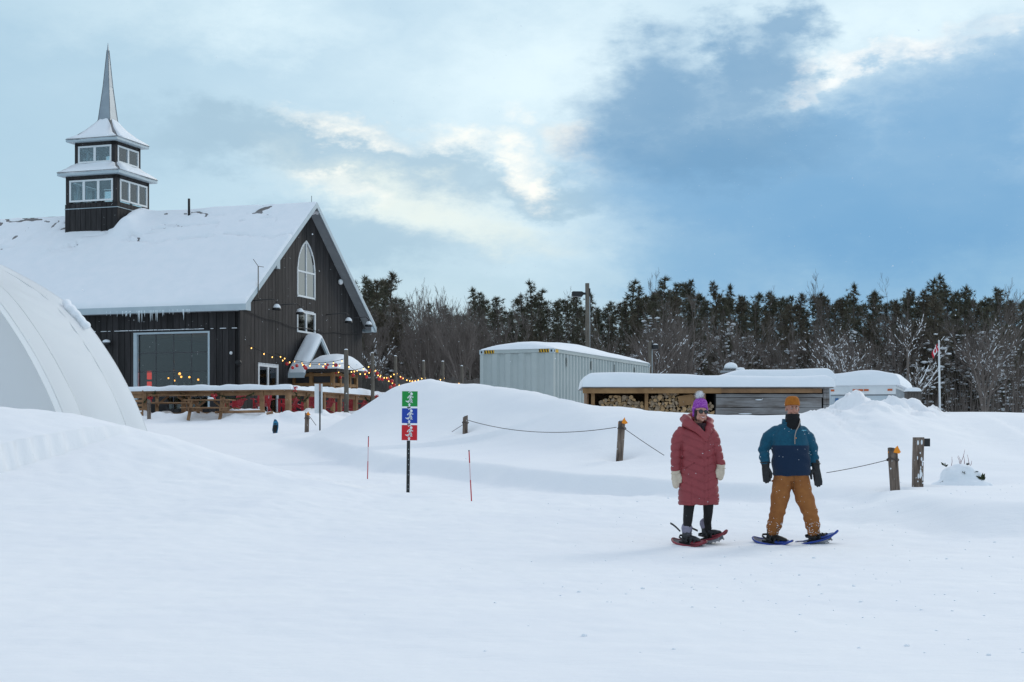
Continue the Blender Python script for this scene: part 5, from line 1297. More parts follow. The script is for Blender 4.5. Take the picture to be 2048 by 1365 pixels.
def beanie(mb, Mh, z0, h, cuff, rr=(.091, .108)):
    rings = []
    for u in np.linspace(0, 1, 14):
        if u < .3: r = 1.06 if cuff else 1.0; z = z0 + .055 * u / .3
        else:
            q = (u - .3) / .7; r = math.cos(q * math.pi / 2) ** .62; z = z0 + .055 + (h - .055) * math.sin(q * math.pi / 2) ** 1.05
        if cuff and .3 <= u < .33: r = 1.0
        rings.append([Mh @ Vector((rr[0] * max(r, .06) * math.cos(k * math.pi / 12), .012 + rr[1] * max(r, .06) * math.sin(k * math.pi / 12), z + (.020 * math.sin(k * math.pi / 12) * -1 if u < .3 else 0) * (1 if not cuff else .6))) for k in range(24)])
    mb.rings(rings)
def boot(mb, p, yaw, pitch=0.0, shaft=.16, s=1.0):
    d = Matrix.Translation(p) @ Euler((0, -pitch, yaw), 'XYZ').to_matrix().to_4x4(); q = lambda *a: d @ Vector(a)
    mb.capsule([q(-.055 * s, 0, .05), q(.02, 0, .052), q(.10 * s, 0, .045), q(.155 * s, 0, .038)], [(.044, .046), (.048, .05), (.042, .052), (.03, .044)], 14, side=(0, 0, 1))
    mb.capsule([q(-.03, 0, .06), q(-.025, 0, .12), q(-.025, 0, .06 + shaft)], [.064, .060, .062], 14)
    return q
M['skin_m'] = mat('skin_weathered', (.46, .235, .17), .55, (.40, .18, .13), 12); M['skin_w'] = mat('skin_light', (.56, .31, .23), .5, (.50, .24, .18), 12)
M['fleece'] = None
def two_tone_fleece():
    m = mat('teal_and_navy_fleece', (.003, .064, .115), .95, (.005, .085, .145), 40, bump=.008, bscale=90, sheen=.1); N = m.node_tree.nodes; L = m.node_tree.links
    b = N['Principled BSDF']; src = b.inputs['Base Color'].links[0].from_socket
    tc = N.new('ShaderNodeTexCoord'); sp = N.new('ShaderNodeSeparateXYZ'); L.new(tc.outputs['Object'], sp.inputs[0])
    lt = N.new('ShaderNodeMath'); lt.operation = 'LESS_THAN'; lt.inputs[1].default_value = 1.245; L.new(sp.outputs[2], lt.inputs[0])
    x = N.new('ShaderNodeMix'); x.data_type = 'RGBA'; L.new(lt.outputs[0], x.inputs[0]); L.new(src, x.inputs[6]); x.inputs[7].default_value = (.003, .019, .052, 1); L.new(x.outputs[2], b.inputs['Base Color']); return m
def snow_flecks(t, surf, n, seed, zr, keep=None, rmin=.004, rmax=.009):
    """crumbs of snow caught on the cloth facing the viewer"""
    rnd = random.Random(seed); me = surf.data; vs = [v for v in me.vertices if v.normal.y < -.15 and zr[0] < v.co.z < zr[1]]; mb = MB()
    for v in rnd.sample(vs, min(n, len(vs))):
        r = rnd.uniform(rmin, rmax); mb.ell(v.co + v.normal * r * .3, (r * rnd.uniform(1, 1.8), r * .7, r), 6, 4)
    kind(mb.build('snow_flecks', M['snow_fine'], surf, True), 'stuff')

def build_man():
    Y = 19.3; X = (1578 - CX) / F * Y; gz = hz(X, Y) - .018
    Mh = Matrix.Translation((.04, -.02, 1.705)) @ Matrix.Rotation(R(4), 4, 'Z')
    yawL, yawR = R(-44), R(-36)
    b = MB(); head_shape(b, Mh, 1.03)
    b.capsule([(.03, .02, 1.62), (.02, .03, 1.5), (.01, .03, 1.4)], [.056, .06, .08], 14)
    loft(b, [(.86, .03, .0, .15, .10), (1.0, .02, 0, .15, .10), (1.2, .0, 0, .17, .11), (1.38, 0, .01, .19, .1), (1.46, 0, .015, .14, .08), (1.5, .01, .02, .07, .06)])
    for s, el, wr, hn in ((-1, (-.305, .035, 1.2), (-.300, -.02, 1.06), (-.300, -.03, 1.0)), (1, (.292, .03, 1.2), (.316, -.02, 1.05), (.320, -.03, .98))):
        b.capsule([(s * .19, .02, 1.40), (s * .24, .02, 1.34), el, wr, hn], [.06, .055, .042, .03, .026], 12)
    legs = [[(-.07, 0, .86), (-.11, -.012, .62), (-.15, -.04, .42), (-.195, .0, .2), (-.205, .01, .09)], [(.125, 0, .86), (.18, -.012, .62), (.25, -.045, .42), (.305, -.005, .2), (.325, .0, .09)]]
    for l in legs: b.capsule(l, [.09, .08, .06, .05, .045], 12)
    me = remesh_mesh(b, .0055, 4); t = obj('person', me, M['skin_m'], None, True); t.location = (X, Y, gz)
    tag(t, 'person in teal and navy fleece, orange beanie and tan trousers walking on blue snowshoes', 'person')
    # trousers
    p = MB(); loft(p, [(.80, .03, .01, .20, .135), (.86, .03, .01, .205, .138), (.93, .03, .01, .195, .13)])
    pl = [l[:-1] + [tuple(Vector(l[-2]).lerp(Vector(l[-1]), .02))] for l in legs]
    p.capsule(pl[0], [(.122, .138), (.118, .124), (.098, .10), (.087, .088), (.083, .084)], 16, side=(1, 0, 0)); p.capsule(pl[1], [(.122, .138), (.118, .124), (.1, .102), (.09, .09), (.085, .087)], 16, side=(1, 0, 0))
    def wr(c, n):
        low = max(0, 1 - c.z / .36)
        k = .008 * noise.noise(Vector((c.x * 6, c.y * 6, c.z * 9))) + low * .017 * math.sin(c.z * 62 + 5 * noise.noise(c * 7)) + .006 * math.sin((c.z - abs(c.x - .04) * .8) * 38 + 3 * noise.noise(c * 5)) * max(0, 1 - abs(c.z - .62) / .22)
        kn = .007 * math.sin(c.z * 70 + c.x * 25) * max(0, 1 - abs(c.z - .40) / .12)
        return k + kn
    pants = garment('trousers', p, mat('tan_duck_canvas', (.33, .125, .032), .85, (.25, .088, .022), 7, bump=.002, bscale=60, speck=((.62, .52, .45), 30, .70)), t, .010, 4, wr)
    snow_flecks(t, pants, 80, 3, (.06, .30), rmin=.002, rmax=.0055); snow_flecks(t, pants, 12, 4, (.3, .8), rmin=.002, rmax=.004)
    mb = MB(); mb.box(-.215, -.17, -.03, .02, .79, .815); mb.build('tool_loop', pants.data.materials[0], pants)
    mb = MB(); mb.tube([(.036, -.128, .9), (.040, -.15, .82), (.042, -.14, .7)], .004, 5); mb.build('fly_seam', mat('dark_tan_thread', (.18, .07, .02), .8), pants)
    # fleece
    fl = two_tone_fleece(); j = MB()
    loft(j, [(.865, .033, .0, .222, .148), (.885, .033, .0, .238, .16), (.95, .03, -.004, .243, .172), (1.1, .022, -.006, .232, .172), (1.25, .01, 0, .225, .165), (1.36, 0, .01, .232, .152), (1.43, 0, .015, .21, .13), (1.475, .0, .018, .165, .108), (1.51, .01, .018, .12, .098)], 32, 2.4)
    def wrk(c, n):
        k = .009 * noise.noise(Vector((c.x * 5, c.y * 5, c.z * 7)))
        if abs(c.x - .015) > .262: return k * .6 + .009 * math.sin(c.z * 58 + c.y * 20 + 4 * noise.noise(c * 6)) * max(0, 1 - abs(c.z - 1.17) / .2)
        return k + .006 * math.sin(c.z * 34 + c.x * 9 + 3 * noise.noise(c * 4)) * (1 if c.z < 1.3 else .4)
    arms = []
    for s, pts, rr in ((-1, [(-.16, .015, 1.405), (-.245, .02, 1.345), (-.308, .035, 1.2), (-.306, -.01, 1.09), (-.302, -.032, 1.035)], [.088, .088, .073, .066, .057]), (1, [(.165, .015, 1.40), (.24, .02, 1.34), (.297, .035, 1.2), (.312, -.005, 1.09), (.318, -.03, 1.02)], [.088, .085, .069, .061, .052])):
        j.capsule(pts, rr, 18); arms.append([Vector(p) for p in pts[1:]])
    jk = garment('fleece_jacket', j, [fl, M['teal']], t, .009, 2, wrk)
    def near_arm(c):
        for a in arms:
            for p, q in zip(a[:-1], a[1:]):
                d = q - p; u = max(0, min(1, (c - p).dot(d) / d.length_squared))
                if (c - p - d * u).length < .086: return True
        return False
    for f in jk.data.polygons:
        c = f.center
        if c.z < 1.30 and abs(c.x - .02) > .218 and near_arm(c): f.material_index = 1
    mb = MB(); rings = []
    for z, r1, r2, dy in ((1.475, .128, .112, .012), (1.53, .115, .105, .012), (1.575, .112, .105, .008), (1.572, .098, .092, .008), (1.50, .098, .09, .012)):
        rings.append([(.028 + r1 * math.sin(a), dy - r2 * math.cos(a), z - .10 * max(0, math.cos(a)) ** 6 * (z > 1.5)) for a in np.linspace(R(14), R(346), 26)])
    vs = [v for r in rings for v in r]; mb.add(vs, [(i * 26 + k, i * 26 + k + 1, (i + 1) * 26 + k + 1, (i + 1) * 26 + k) for i in range(4) for k in range(25)]); mb.build('collar', M['teal'], jk, True)
    mb = MB(); mb.tube([(.125, -.075, 1.555), (.10, -.128, 1.49), (.058, -.160, 1.42), (.042, -.172, 1.36), (.040, -.178, 1.26)], [(.009, .006)] * 5, 8); mb.build('zip_placket', mat('grey_tan_zip_tape', (.30, .25, .22), .7), jk, True)
    mb = MB(); mb.ell((.055, -.180, 1.335), (.007, .006, .007), 8, 6); mb.build('snap_button', M['orange'], jk)
    mb = MB(); mb.box(.13, .185, -.168, -.160, 1.425, 1.437); mb.build('chest_label', mat('pale_blue_thread', (.12, .35, .45), .7), jk)
    snow_flecks(t, jk, 26, 5, (.9, 1.45), rmin=.002, rmax=.0048)
    # neck gaiter and beanie
    g = MB(); loft(g, [(1.40, .04, -.03, .085, .085), (1.46, .035, -.012, .105, .098), (1.53, .036, -.008, .102, .104), (1.57, .04, -.014, .095, .105), (1.605, .04, -.022, .088, .104), (1.632, .042, -.026, .084, .099)], 26, 2.1)
    garment('neck_gaiter', g, mat('black_gaiter_knit', (.008, .008, .009), .9, bump=.002, bscale=80), t, .009, 3, lambda c, n: .005 * math.sin(c.z * 90 + 4 * noise.noise(c * 8)) )
    h = MB(); beanie(h, Mh, .030, .125, True, (.088, .106)); bn = garment('beanie', h, mat('rust_orange_knit', (.42, .145, .015), .95, (.33, .10, .01), 60, (1, 1, .3), bump=.003, bscale=110, bstretch=(3, 3, .5)), t, .008, 3)
    for s in (-1, 1):
        e = MB(); e.ell(Mh @ Vector((s * .031, -.083, .0)), (.0125, .008, .0065), 10, 7); ey = e.build('eye', mat('eye_white', (.62, .58, .55), .3), t, True)
        e = MB(); e.ell(Mh @ Vector((s * .031, -.089, .0)), (.006, .004, .006), 8, 6); e.build('iris', mat('dark_iris', (.05, .04, .035), .2), ey, True)
        e = MB(); e.capsule([Mh @ Vector((s * .014, -.096, .016)), Mh @ Vector((s * .032, -.094, .021)), Mh @ Vector((s * .048, -.084, .015))], [.004, .005, .003], 8); e.build('eyebrow', mat('brown_brow_hair', (.07, .035, .02), .9), t, True)
    # gloves: gauntlet, palm, four curled fingers and a thumb
    for s, w, dx in ((-1, Vector((-.300, -.032, 1.03)), .012), (1, Vector((.320, -.032, 1.015)), .028)):
        g = MB(); k = w + Vector((dx * .9, -.015, -.135 - .03 * (s > 0))); tip = w + Vector((dx * 1.6, -.03, -.16))
        g.capsule([w + Vector((0, 0, .01)), w + Vector((dx * .3, -.005, -.05))], [(.058, .052), (.048, .044)], 14, side=(1, 0, 0))
        g.capsule([w + Vector((dx * .3, -.004, -.06)), k], [(.050, .034), (.054, .034)], 14, side=(1, 0, 0))
        for i, (off, ln) in enumerate(((-.037, .085), (-.013, .102), (.012, .097), (.036, .078))):
            a0 = k + Vector((off * 1.0, -.002 - .004 * i, -.01)); g.capsule([a0, a0 + Vector((dx * .25, -.012, -ln * .55)), a0 + Vector((dx * .2, -.034 + .006, -ln))], [.0165, .0155, .013], 10)
        th = w + Vector((-s * .040, -.03, -.085)); g.capsule([th, th + Vector((-s * .024, -.022, -.05)), th + Vector((-s * .020, -.034, -.095))], [.021, .019, .016], 10)
        gl = garment('glove', g, mat('black_ski_glove', (.010, .010, .011), .6, (.022, .022, .024), 18, bump=.002, bscale=60), t, .0055, 2)
        mb = MB(); mb.tube([w + Vector((.060 * math.cos(a), .054 * math.sin(a), .004 + .004 * math.sin(3 * a))) for a in np.linspace(0, 6.283, 19)], .008, 6, caps=False); mb.build('cuff_trim', M['black'], gl, True)
    # boots and snowshoes
    for i, (bp, yaw, pit) in enumerate((((-.195, .005, .035), yawL, 0.0), ((.345, .0, .04), yawR, R(13)))):
        mb = MB(); q = boot(mb, Vector(bp), yaw, pit, .11, 1.05); bt = garment('boot', mb, mat('black_snow_boot', (.010, .010, .011), .55, speck=((.75, .77, .8), 22, .60) if i else ((.75, .77, .8), 22, .70)), t, .009, 3)
        for k in range(3):
            mb = MB(); mb.tube([q(.02 + .035 * k, -.05, .07 + .012 * (2 - k)), q(.03 + .035 * k, 0, .108 - .014 * k), q(.02 + .035 * k, .05, .07 + .012 * (2 - k))], .006, 6); mb.build('lace', M['black'], bt)
    snowshoe('snowshoe', 'blue snowshoe lying flat under the right boot of the person in teal', BLUE, (X - .205, Y + .0, gz + .012), yawL, R(-5), R(11), .58, .205)
    snowshoe('snowshoe', 'blue snowshoe with its toe lifted under the leading boot of the person in teal', BLUE, (X + .36, Y - .02, gz + .045), yawR, R(13), R(12), .58, .205)
M['teal'] = mat('teal_fleece', (.003, .064, .115), .95, (.005, .085, .145), 40, bump=.008, bscale=90, sheen=.1)
build_man()

def build_woman():
    Y = 19.2; X = (1392 - CX) / F * Y; gz = hz(X, Y) - .018
    Mh = Matrix.Translation((.048, -.045, 1.662)) @ Matrix.Rotation(R(16), 4, 'Z') @ Matrix.Rotation(R(4), 4, 'Y') @ Matrix.Rotation(R(-3), 4, 'X')
    b = MB(); head_shape(b, Mh, .97)
    b.capsule([(.035, .0, 1.58), (.02, .02, 1.48), (.01, .02, 1.38)], [.05, .052, .07], 14)
    loft(b, [(.80, .02, .0, .15, .1), (.95, .02, 0, .15, .1), (1.1, .02, 0, .12, .085), (1.3, .02, 0, .14, .1), (1.42, .01, .01, .16, .085), (1.48, .01, .015, .07, .055)])
    for s, el, wr, hn in ((-1, (-.238, .035, 1.18), (-.252, -.02, .93), (-.256, -.05, .80)), (1, (.252, .035, 1.2), (.30, -.02, .985), (.288, -.05, .87))):
        b.capsule([(s * .15, .01, 1.4), (s * .19, .02, 1.34), el, wr, hn], [.05, .045, .036, .028, .026], 12)
    legs = [[(-.055, 0, .82), (-.085, -.01, .52), (-.1, -.005, .36), (-.108, .02, .2), (-.108, .02, .08)], [(.11, .02, .82), (.158, .04, .55), (.162, .09, .42), (.165, .17, .28), (.17, .19, .13)]]
    for l in legs: b.capsule(l, [.08, .062, .054, .042, .04], 12)
    me = remesh_mesh(b, .0055, 4); t = obj('person', me, M['skin_w'], None, True); t.location = (X, Y, gz)
    tag(t, 'person in long dusty red puffer coat, purple bobble hat and sunglasses, smiling on red snowshoes', 'person')
    lg = MB()
    for l in legs: lg.capsule(l, [.086, .069, .061, .050, .048], 14)
    lgm = garment('leggings', lg, mat('black_leggings', (.012, .012, .013), .8, speck=((.6, .63, .66), 30, .74)), t, .009, 4, lambda c, n: .004 * noise.noise(c * 16))
    for l, z in ((legs[0], .245), (legs[1], .33)):
        mb = MB(); u = (z - l[3][2]) / (l[2][2] - l[3][2]); c0 = Vector(l[3]).lerp(Vector(l[2]), u); r = .0465
        mb.tube([(c0.x + r * math.cos(a), c0.y + r * math.sin(a), z) for a in np.linspace(0, 6.283, 19)], .0065, 6, caps=False); mb.build('white_cuff_band', M['white'], lgm, True)
    # coat
    cm = mat('dusty_red_quilted_nylon', (.30, .052, .060), .55, (.25, .043, .050), 6, spec=.35)
    c = MB(); loft(c, [(.515, .034, .0, .243, .168), (.535, .036, .0, .252, .175), (.70, .032, 0, .245, .172), (.88, .028, 0, .232, .165), (1.02, .026, 0, .212, .155), (1.1, .026, 0, .200, .145), (1.2, .024, 0, .202, .148), (1.32, .015, .002, .210, .145), (1.41, .008, .01, .205, .125), (1.465, .005, .014, .165, .105), (1.51, .01, .016, .115, .09)], 36, 2.25)
    def seam(d, w): return math.exp(-(d / w) ** 2)
    def quilt(co, n):
        x, z = co.x - .09, co.z
        s = z + (.42 * x if x < 0 else -.42 * x) * (1 if z > .62 else .6)
        per = .098; f = (s / per) % 1.0; d = min(f, 1 - f) * per
        r = -.0085 * seam(d, .0085) + .005 * math.sin(math.pi * f)
        if n.y < -.05:      # front seams: placket and centre panels
            for xv in (.085, .135): r -= .009 * seam(co.x - xv, .007) * (z < 1.3)
            r -= .008 * seam(co.x + .075, .006) * (.5 < z < .8)
            dp = abs((z - .965) - (co.x + .15) * .62); r -= .014 * seam(dp, .008) * (-.165 < co.x < -.03)
        r -= .009 * seam(z - 1.1, .012)
        return r + .007 * noise.noise(co * 11)
    for s, pts, rr in ((-1, [(-.165, .012, 1.405), (-.215, .02, 1.33), (-.238, .035, 1.19), (-.246, .0, 1.06), (-.25, -.02, .955)], [.088, .085, .073, .067, .060]), (1, [(.17, .012, 1.40), (.215, .02, 1.33), (.252, .035, 1.2), (.278, .0, 1.09), (.298, -.02, 1.015)], [.086, .082, .070, .066, .060])):
        c.capsule(pts, rr, 18)
        def sl(co, n):
            f = ((co.z + .18 * co.x * (1 if co.x > 0 else -1)) / .088) % 1.0; d = min(f, 1 - f) * .088
            return -.0075 * seam(d, .009) + .0045 * math.sin(math.pi * f) + .008 * noise.noise(co * 10)
    def whole(co, n):
        w = min(1, max(0, (abs(co.x - .02) - .205) / .02)) if co.z > .9 else 0
        return quilt(co, n) * (1 - w) + sl(co, n) * w
    coat = garment('puffer_coat', c, cm, t, .0085, 4, whole)
    hd = MB()
    hd.capsule([(.105, -.135, 1.33), (.04, -.148, 1.415), (-.045, -.125, 1.485), (-.118, -.06, 1.535), (-.125, .05, 1.57), (-.03, .135, 1.58), (.09, .12, 1.57), (.165, .03, 1.54), (.165, -.06, 1.49), (.135, -.12, 1.415), (.11, -.14, 1.34)], [.030, .042, .055, .066, .070, .075, .070, .060, .052, .042, .028], 16)
    hd.capsule([(-.13, .02, 1.52), (-.05, .15, 1.50), (.08, .14, 1.49), (.16, .02, 1.49)], [.05, .07, .07, .05], 14)
    garment('hood', hd, cm, coat, .0095, 4, lambda co, n: .005 * math.sin((co.z * 1.2 + co.x * .8) * 62) + .009 * noise.noise(co * 13))
    sc = MB(); loft(sc, [(1.39, .055, -.06, .07, .055), (1.46, .05, -.04, .085, .07), (1.525, .045, -.025, .082, .078)], 22); garment('inner_collar', sc, mat('dark_plum_lining', (.035, .012, .018), .8), coat, .009, 3)
    mb = MB(); mb.tube([(.062, -.112, 1.50), (.075, -.128, 1.44), (.09, -.148, 1.36)], .006, 6); mb.build('zip', M['black'], coat)
    snow_flecks(t, coat, 16, 9, (.55, 1.4), rmin=.002, rmax=.0045)
    # hat with bobble
    h = MB(); beanie(h, Mh, .030, .142, False, (.087, .105)); 
    for s, l in ((-1, .075), (1, .05)): h.capsule([Mh @ Vector((s * .079, .01, .05)), Mh @ Vector((s * .080, .006, .03 - l))], [(.03, .012), (.022, .010)], 10)
    hm = mat('purple_marled_knit', (.21, .02, .30), .95, (.42, .13, .48), 75, (1, 1, 1), bump=.006, bscale=70, detail=2, lo=.42, hi=.6)
    hat = garment('bobble_hat', h, hm, t, .008, 3, lambda co, n: .004 * noise.noise(co * 70))
    rnd = random.Random(6); mb = MB(); pc = Mh @ Vector((-.012, .02, .205)); mb.ell(pc, (.045, .045, .042), 14, 10)
    for i in range(900):
        d = Vector((rnd.gauss(0, 1), rnd.gauss(0, 1), rnd.gauss(0, 1))).normalized(); w = d.cross(Vector((.3, .2, .9))).normalized() * .0035; l = rnd.uniform(.055, .072); b0 = pc + d * .035
        mb.add([b0 - w, b0 + w, pc + d * l + Vector((rnd.uniform(-.012, .012), 0, rnd.uniform(-.01, .01)))], [(0, 1, 2)])
    mb.build('bobble', mat('white_faux_fur', (.78, .78, .80), .9), hat, True, False)
    # hair, sunglasses, smile
    hm_ = mat('dark_brown_hair', (.03, .016, .011), .7, bump=.003, bscale=60, bstretch=(5, 5, .5))
    hr = MB(); hr.capsule([Mh @ Vector((-.068, -.02, .01)), Mh @ Vector((-.073, -.022, -.05)), Mh @ Vector((-.064, -.035, -.105))], [.016, .018, .014], 10); garment('hair', hr, hm_, t, .006, 2); hr = MB(); hr.capsule([Mh @ Vector((.07, -.01, .01)), Mh @ Vector((.073, -.008, -.06)), Mh @ Vector((.062, -.02, -.10))], [.012, .015, .012], 10)
    garment('hair', hr, hm_, t, .006, 2)
    gl = MB(); 
    gl.tube([Mh @ Vector((-.012, -.103, .004)), Mh @ Vector((0, -.107, .008)), Mh @ Vector((.012, -.103, .004))], .004, 6)
    for s in (-1, 1):
        gl.tube([Mh @ Vector((s * .058, -.088, .006)), Mh @ Vector((s * .078, -.04, .01)), Mh @ Vector((s * .084, .01, .008))], .004, 6)
        gl.tube([Mh @ Vector((s * .034 + .026 * math.cos(a), -.102 + .25 * abs(s * .026 * math.cos(a)) * (1 if math.cos(a) * s > 0 else -.2), -.002 + .022 * math.sin(a))) for a in np.linspace(0, 6.283, 17)], .0042, 6, caps=False)
    sg = gl.build('sunglasses', mat('black_acetate', (.006, .006, .007), .2, spec=.6), t, True)
    for s in (-1, 1):
        mb = MB(); mb.ell(Mh @ Vector((s * .035, -.099, -.002)), (.025, .006, .021), 16, 8, (Mh @ Matrix.Rotation(R(14) * s, 4, 'Z')).to_3x3()); mb.build('lens', mat('dark_lens', (.006, .006, .008), .06, spec=.8), sg, True)
    def arc(z0, cur, half, dy): return [Mh @ Vector((x, -.0985 + 9.0 * x * x + dy, z0 + cur * (x / half) ** 2)) for x in np.linspace(-half, half, 9)]
    mb = MB(); mb.tube(arc(-.0735, .010, .0235, 0), [(.0028 if i in (0, 8) else .0062, .004) for i in range(9)], 8, side=(0, 0, 1)); mb.build('teeth', mat('teeth', (.72, .68, .62), .3), t, True)
    lip = mat('lips', (.46, .12, .12), .45)
    mb = MB(); mb.tube(arc(-.066, .008, .027, -.001), [.0015] + [.0038] * 7 + [.0015], 8); mb.build('lip', lip, t, True)
    mb = MB(); mb.tube(arc(-.082, .016, .026, 0), [.0015] + [.0045] * 7 + [.0015], 8); mb.build('lip', lip, t, True)
    # cream mittens
    mm = mat('cream_boiled_wool', (.62, .53, .42), .95, (.55, .46, .36), 30, bump=.004, bscale=90, sheen=.2)
    for s, w, dx, ln in ((-1, Vector((-.252, -.022, .955)), -.004, .20), (1, Vector((.302, -.022, 1.02)), -.012, .165)):
        g = MB(); g.capsule([w + Vector((0, 0, .005)), w + Vector((dx * .3, -.006, -.055))], [(.058, .052), (.055, .048)], 14, side=(1, 0, 0))
        g.capsule([w + Vector((dx * .3, -.008, -.06)), w + Vector((dx * .6, -.02, -.12)), w + Vector((dx, -.04, -ln))], [(.053, .040), (.057, .040), (.040, .030)], 16, side=(1, 0, 0))
        th = w + Vector((-s * .042, -.03, -.07)); g.capsule([th, th + Vector((-s * .016, -.018, -.045)), th + Vector((-s * .010, -.022, -.085))], [.023, .022, .017], 12)
        mt = garment('mitten', g, mm, t, .0065, 3, lambda co, n: .003 * noise.noise(co * 45))
        mb = MB(); mb.tube([w + Vector((.058 * math.cos(a), .053 * math.sin(a), -.055)) for a in np.linspace(0, 6.283, 19)], .006, 6, caps=False); mb.build('cuff_seam', mm, mt, True)
    # winter boots
    yw = R(-46); bm_ = mat('black_winter_boot', (.014, .014, .015), .6, (.05, .05, .055), 9); cf = mat('lavender_grey_boot_lining', (.20, .19, .26), .95, (.30, .28, .36), 16, bump=.005, bscale=50)
    for bp, yaw, pit, l in (((-.092, .006, .045), yw, 0.0, legs[0]), ((.190, .178, .098), R(-40), R(12), legs[1])):
        mb = MB(); q = boot(mb, Vector(bp), yaw, pit, .10, .92); bt = garment('boot', mb, bm_, t, .009, 3)
        mb = MB(); mb.capsule([q(-.025, 0, .15), q(-.027, 0, .185)], [.067, .070], 14); garment('boot_cuff', mb, cf, bt, .009, 3, lambda co, n: .006 * noise.noise(co * 30))
        for k in range(4):
            mb = MB(); z = .08 + .025 * k; x = .045 - .012 * k; mb.tube([q(x - .02, -.045, z), q(x + .025, 0, z + .006), q(x - .02, .045, z)], .0055, 6); mb.build('lace', mat('grey_lace', (.12, .11, .13), .8), bt)
    s1 = snowshoe('snowshoe', 'red snowshoe flat on the snow under the front boot of the person in red', REDS, (X - .085, Y - .02, gz + .012), yw, R(-5), R(11), .53, .195)
    s2 = snowshoe('snowshoe', 'red snowshoe tipped up under the trailing boot of the person in red', REDS, (X + .20, Y + .165, gz + .06), R(-40), R(12), R(10), .53, .195)
    for s_, o in ((s1, -.02), (s2, .02)):
        mb = MB(); mb.tube([(-.17, .04, .15), (-.24, .05, .19), (-.28, .04, .24 + o), (-.33, .05, .25 + o)], [(.014, .005)] * 4, 6); mb.build('strap_tail', M['black'], s_)
build_woman()

# ---------------------------------------------------------------- trees
def mesh_of(mb, nm, ms, smooth=False):
    me = mb.mesh(nm)
    for m in ms: me.materials.append(m)
    if smooth: me.polygons.foreach_set('use_smooth', [True] * len(me.polygons))
    return me
def pine(seed, h=9.5, wid=1.7, clear=.18, dens=1.0, snow=.0, snow_top=.6):
    """white pine: trunk, whorls of rising limbs, tufts of needles as thin blades; returns trunk, crown and snow builders"""
    rnd = random.Random(seed); tr, cr, sn = MB(), MB(), MB()
    bend = [Vector((rnd.uniform(-.15, .15) * i / 6, rnd.uniform(-.15, .15) * i / 6, h * i / 6)) for i in range(7)]
    tr.tube(bend, [.15 * (1 - i / 6.4) + .012 for i in range(7)], 6)
    def at(z): u = min(z / h * 6, 5.999); i = int(u); return bend[i].lerp(bend[i + 1], u - i)
    def tuft(c, s, d0):
        for _ in range(13):
            d = (d0 * .6 + Vector((rnd.gauss(0, 1), rnd.gauss(0, 1), rnd.gauss(.45, .8)))).normalized(); l = s * rnd.uniform(.7, 1.25)
            w = d.cross(Vector((rnd.gauss(0, 1), rnd.gauss(0, 1), rnd.gauss(0, 1)))).normalized() * s * .075
            cr.add([c - w, c + w, c + d * l], [(0, 1, 2)])
    def blob(c, r):
        sn.ell(c, (r * rnd.uniform(1, 1.7), r * rnd.uniform(1, 1.5), r * .55), 6, 4)
    z = h * clear
    while z < h * .985:
        u = (z / h - clear) / (1 - clear); k = rnd.randint(3, 5)
        prof = wid * (max(.10, (1 - u) ** .62) if u > .2 else .8 + .3 * u) * rnd.uniform(.5, 1.3)
        for i in range(k):
            a = rnd.uniform(0, 6.283); ln = max(.25, prof * rnd.uniform(.6, 1.2)); rise = rnd.uniform(.12, .5) + .5 * u
            p0 = at(z); d = Vector((math.cos(a), math.sin(a), 0)); pts = [p0, p0 + d * ln * .5 + Vector((0, 0, ln * rise * .3)), p0 + d * ln + Vector((0, 0, ln * rise))]
            tr.tube(pts, [.035 * (1 - u * .6), .022, .008], 3, caps=False)
            nt = max(3, int(ln * 5.6 * dens))
            for j in range(nt):
                v = .30 + .70 * (j + rnd.random()) / nt; q = pts[0].lerp(pts[1], v * 2) if v < .5 else pts[1].lerp(pts[2], v * 2 - 1)
                q = q + Vector((rnd.gauss(0, .12), rnd.gauss(0, .12), rnd.gauss(0, .07))); tuft(q, rnd.uniform(.2, .34), d)
                if z / h < snow_top and rnd.random() < snow: blob(q + Vector((0, 0, .10)), rnd.uniform(.07, .19))
        z += rnd.uniform(.26, .46) * (.75 if u > .8 else 1)
    for _ in range(4): tuft(at(h * .99), .4, Vector((0, 0, 1.4)))
    return tr, cr, sn
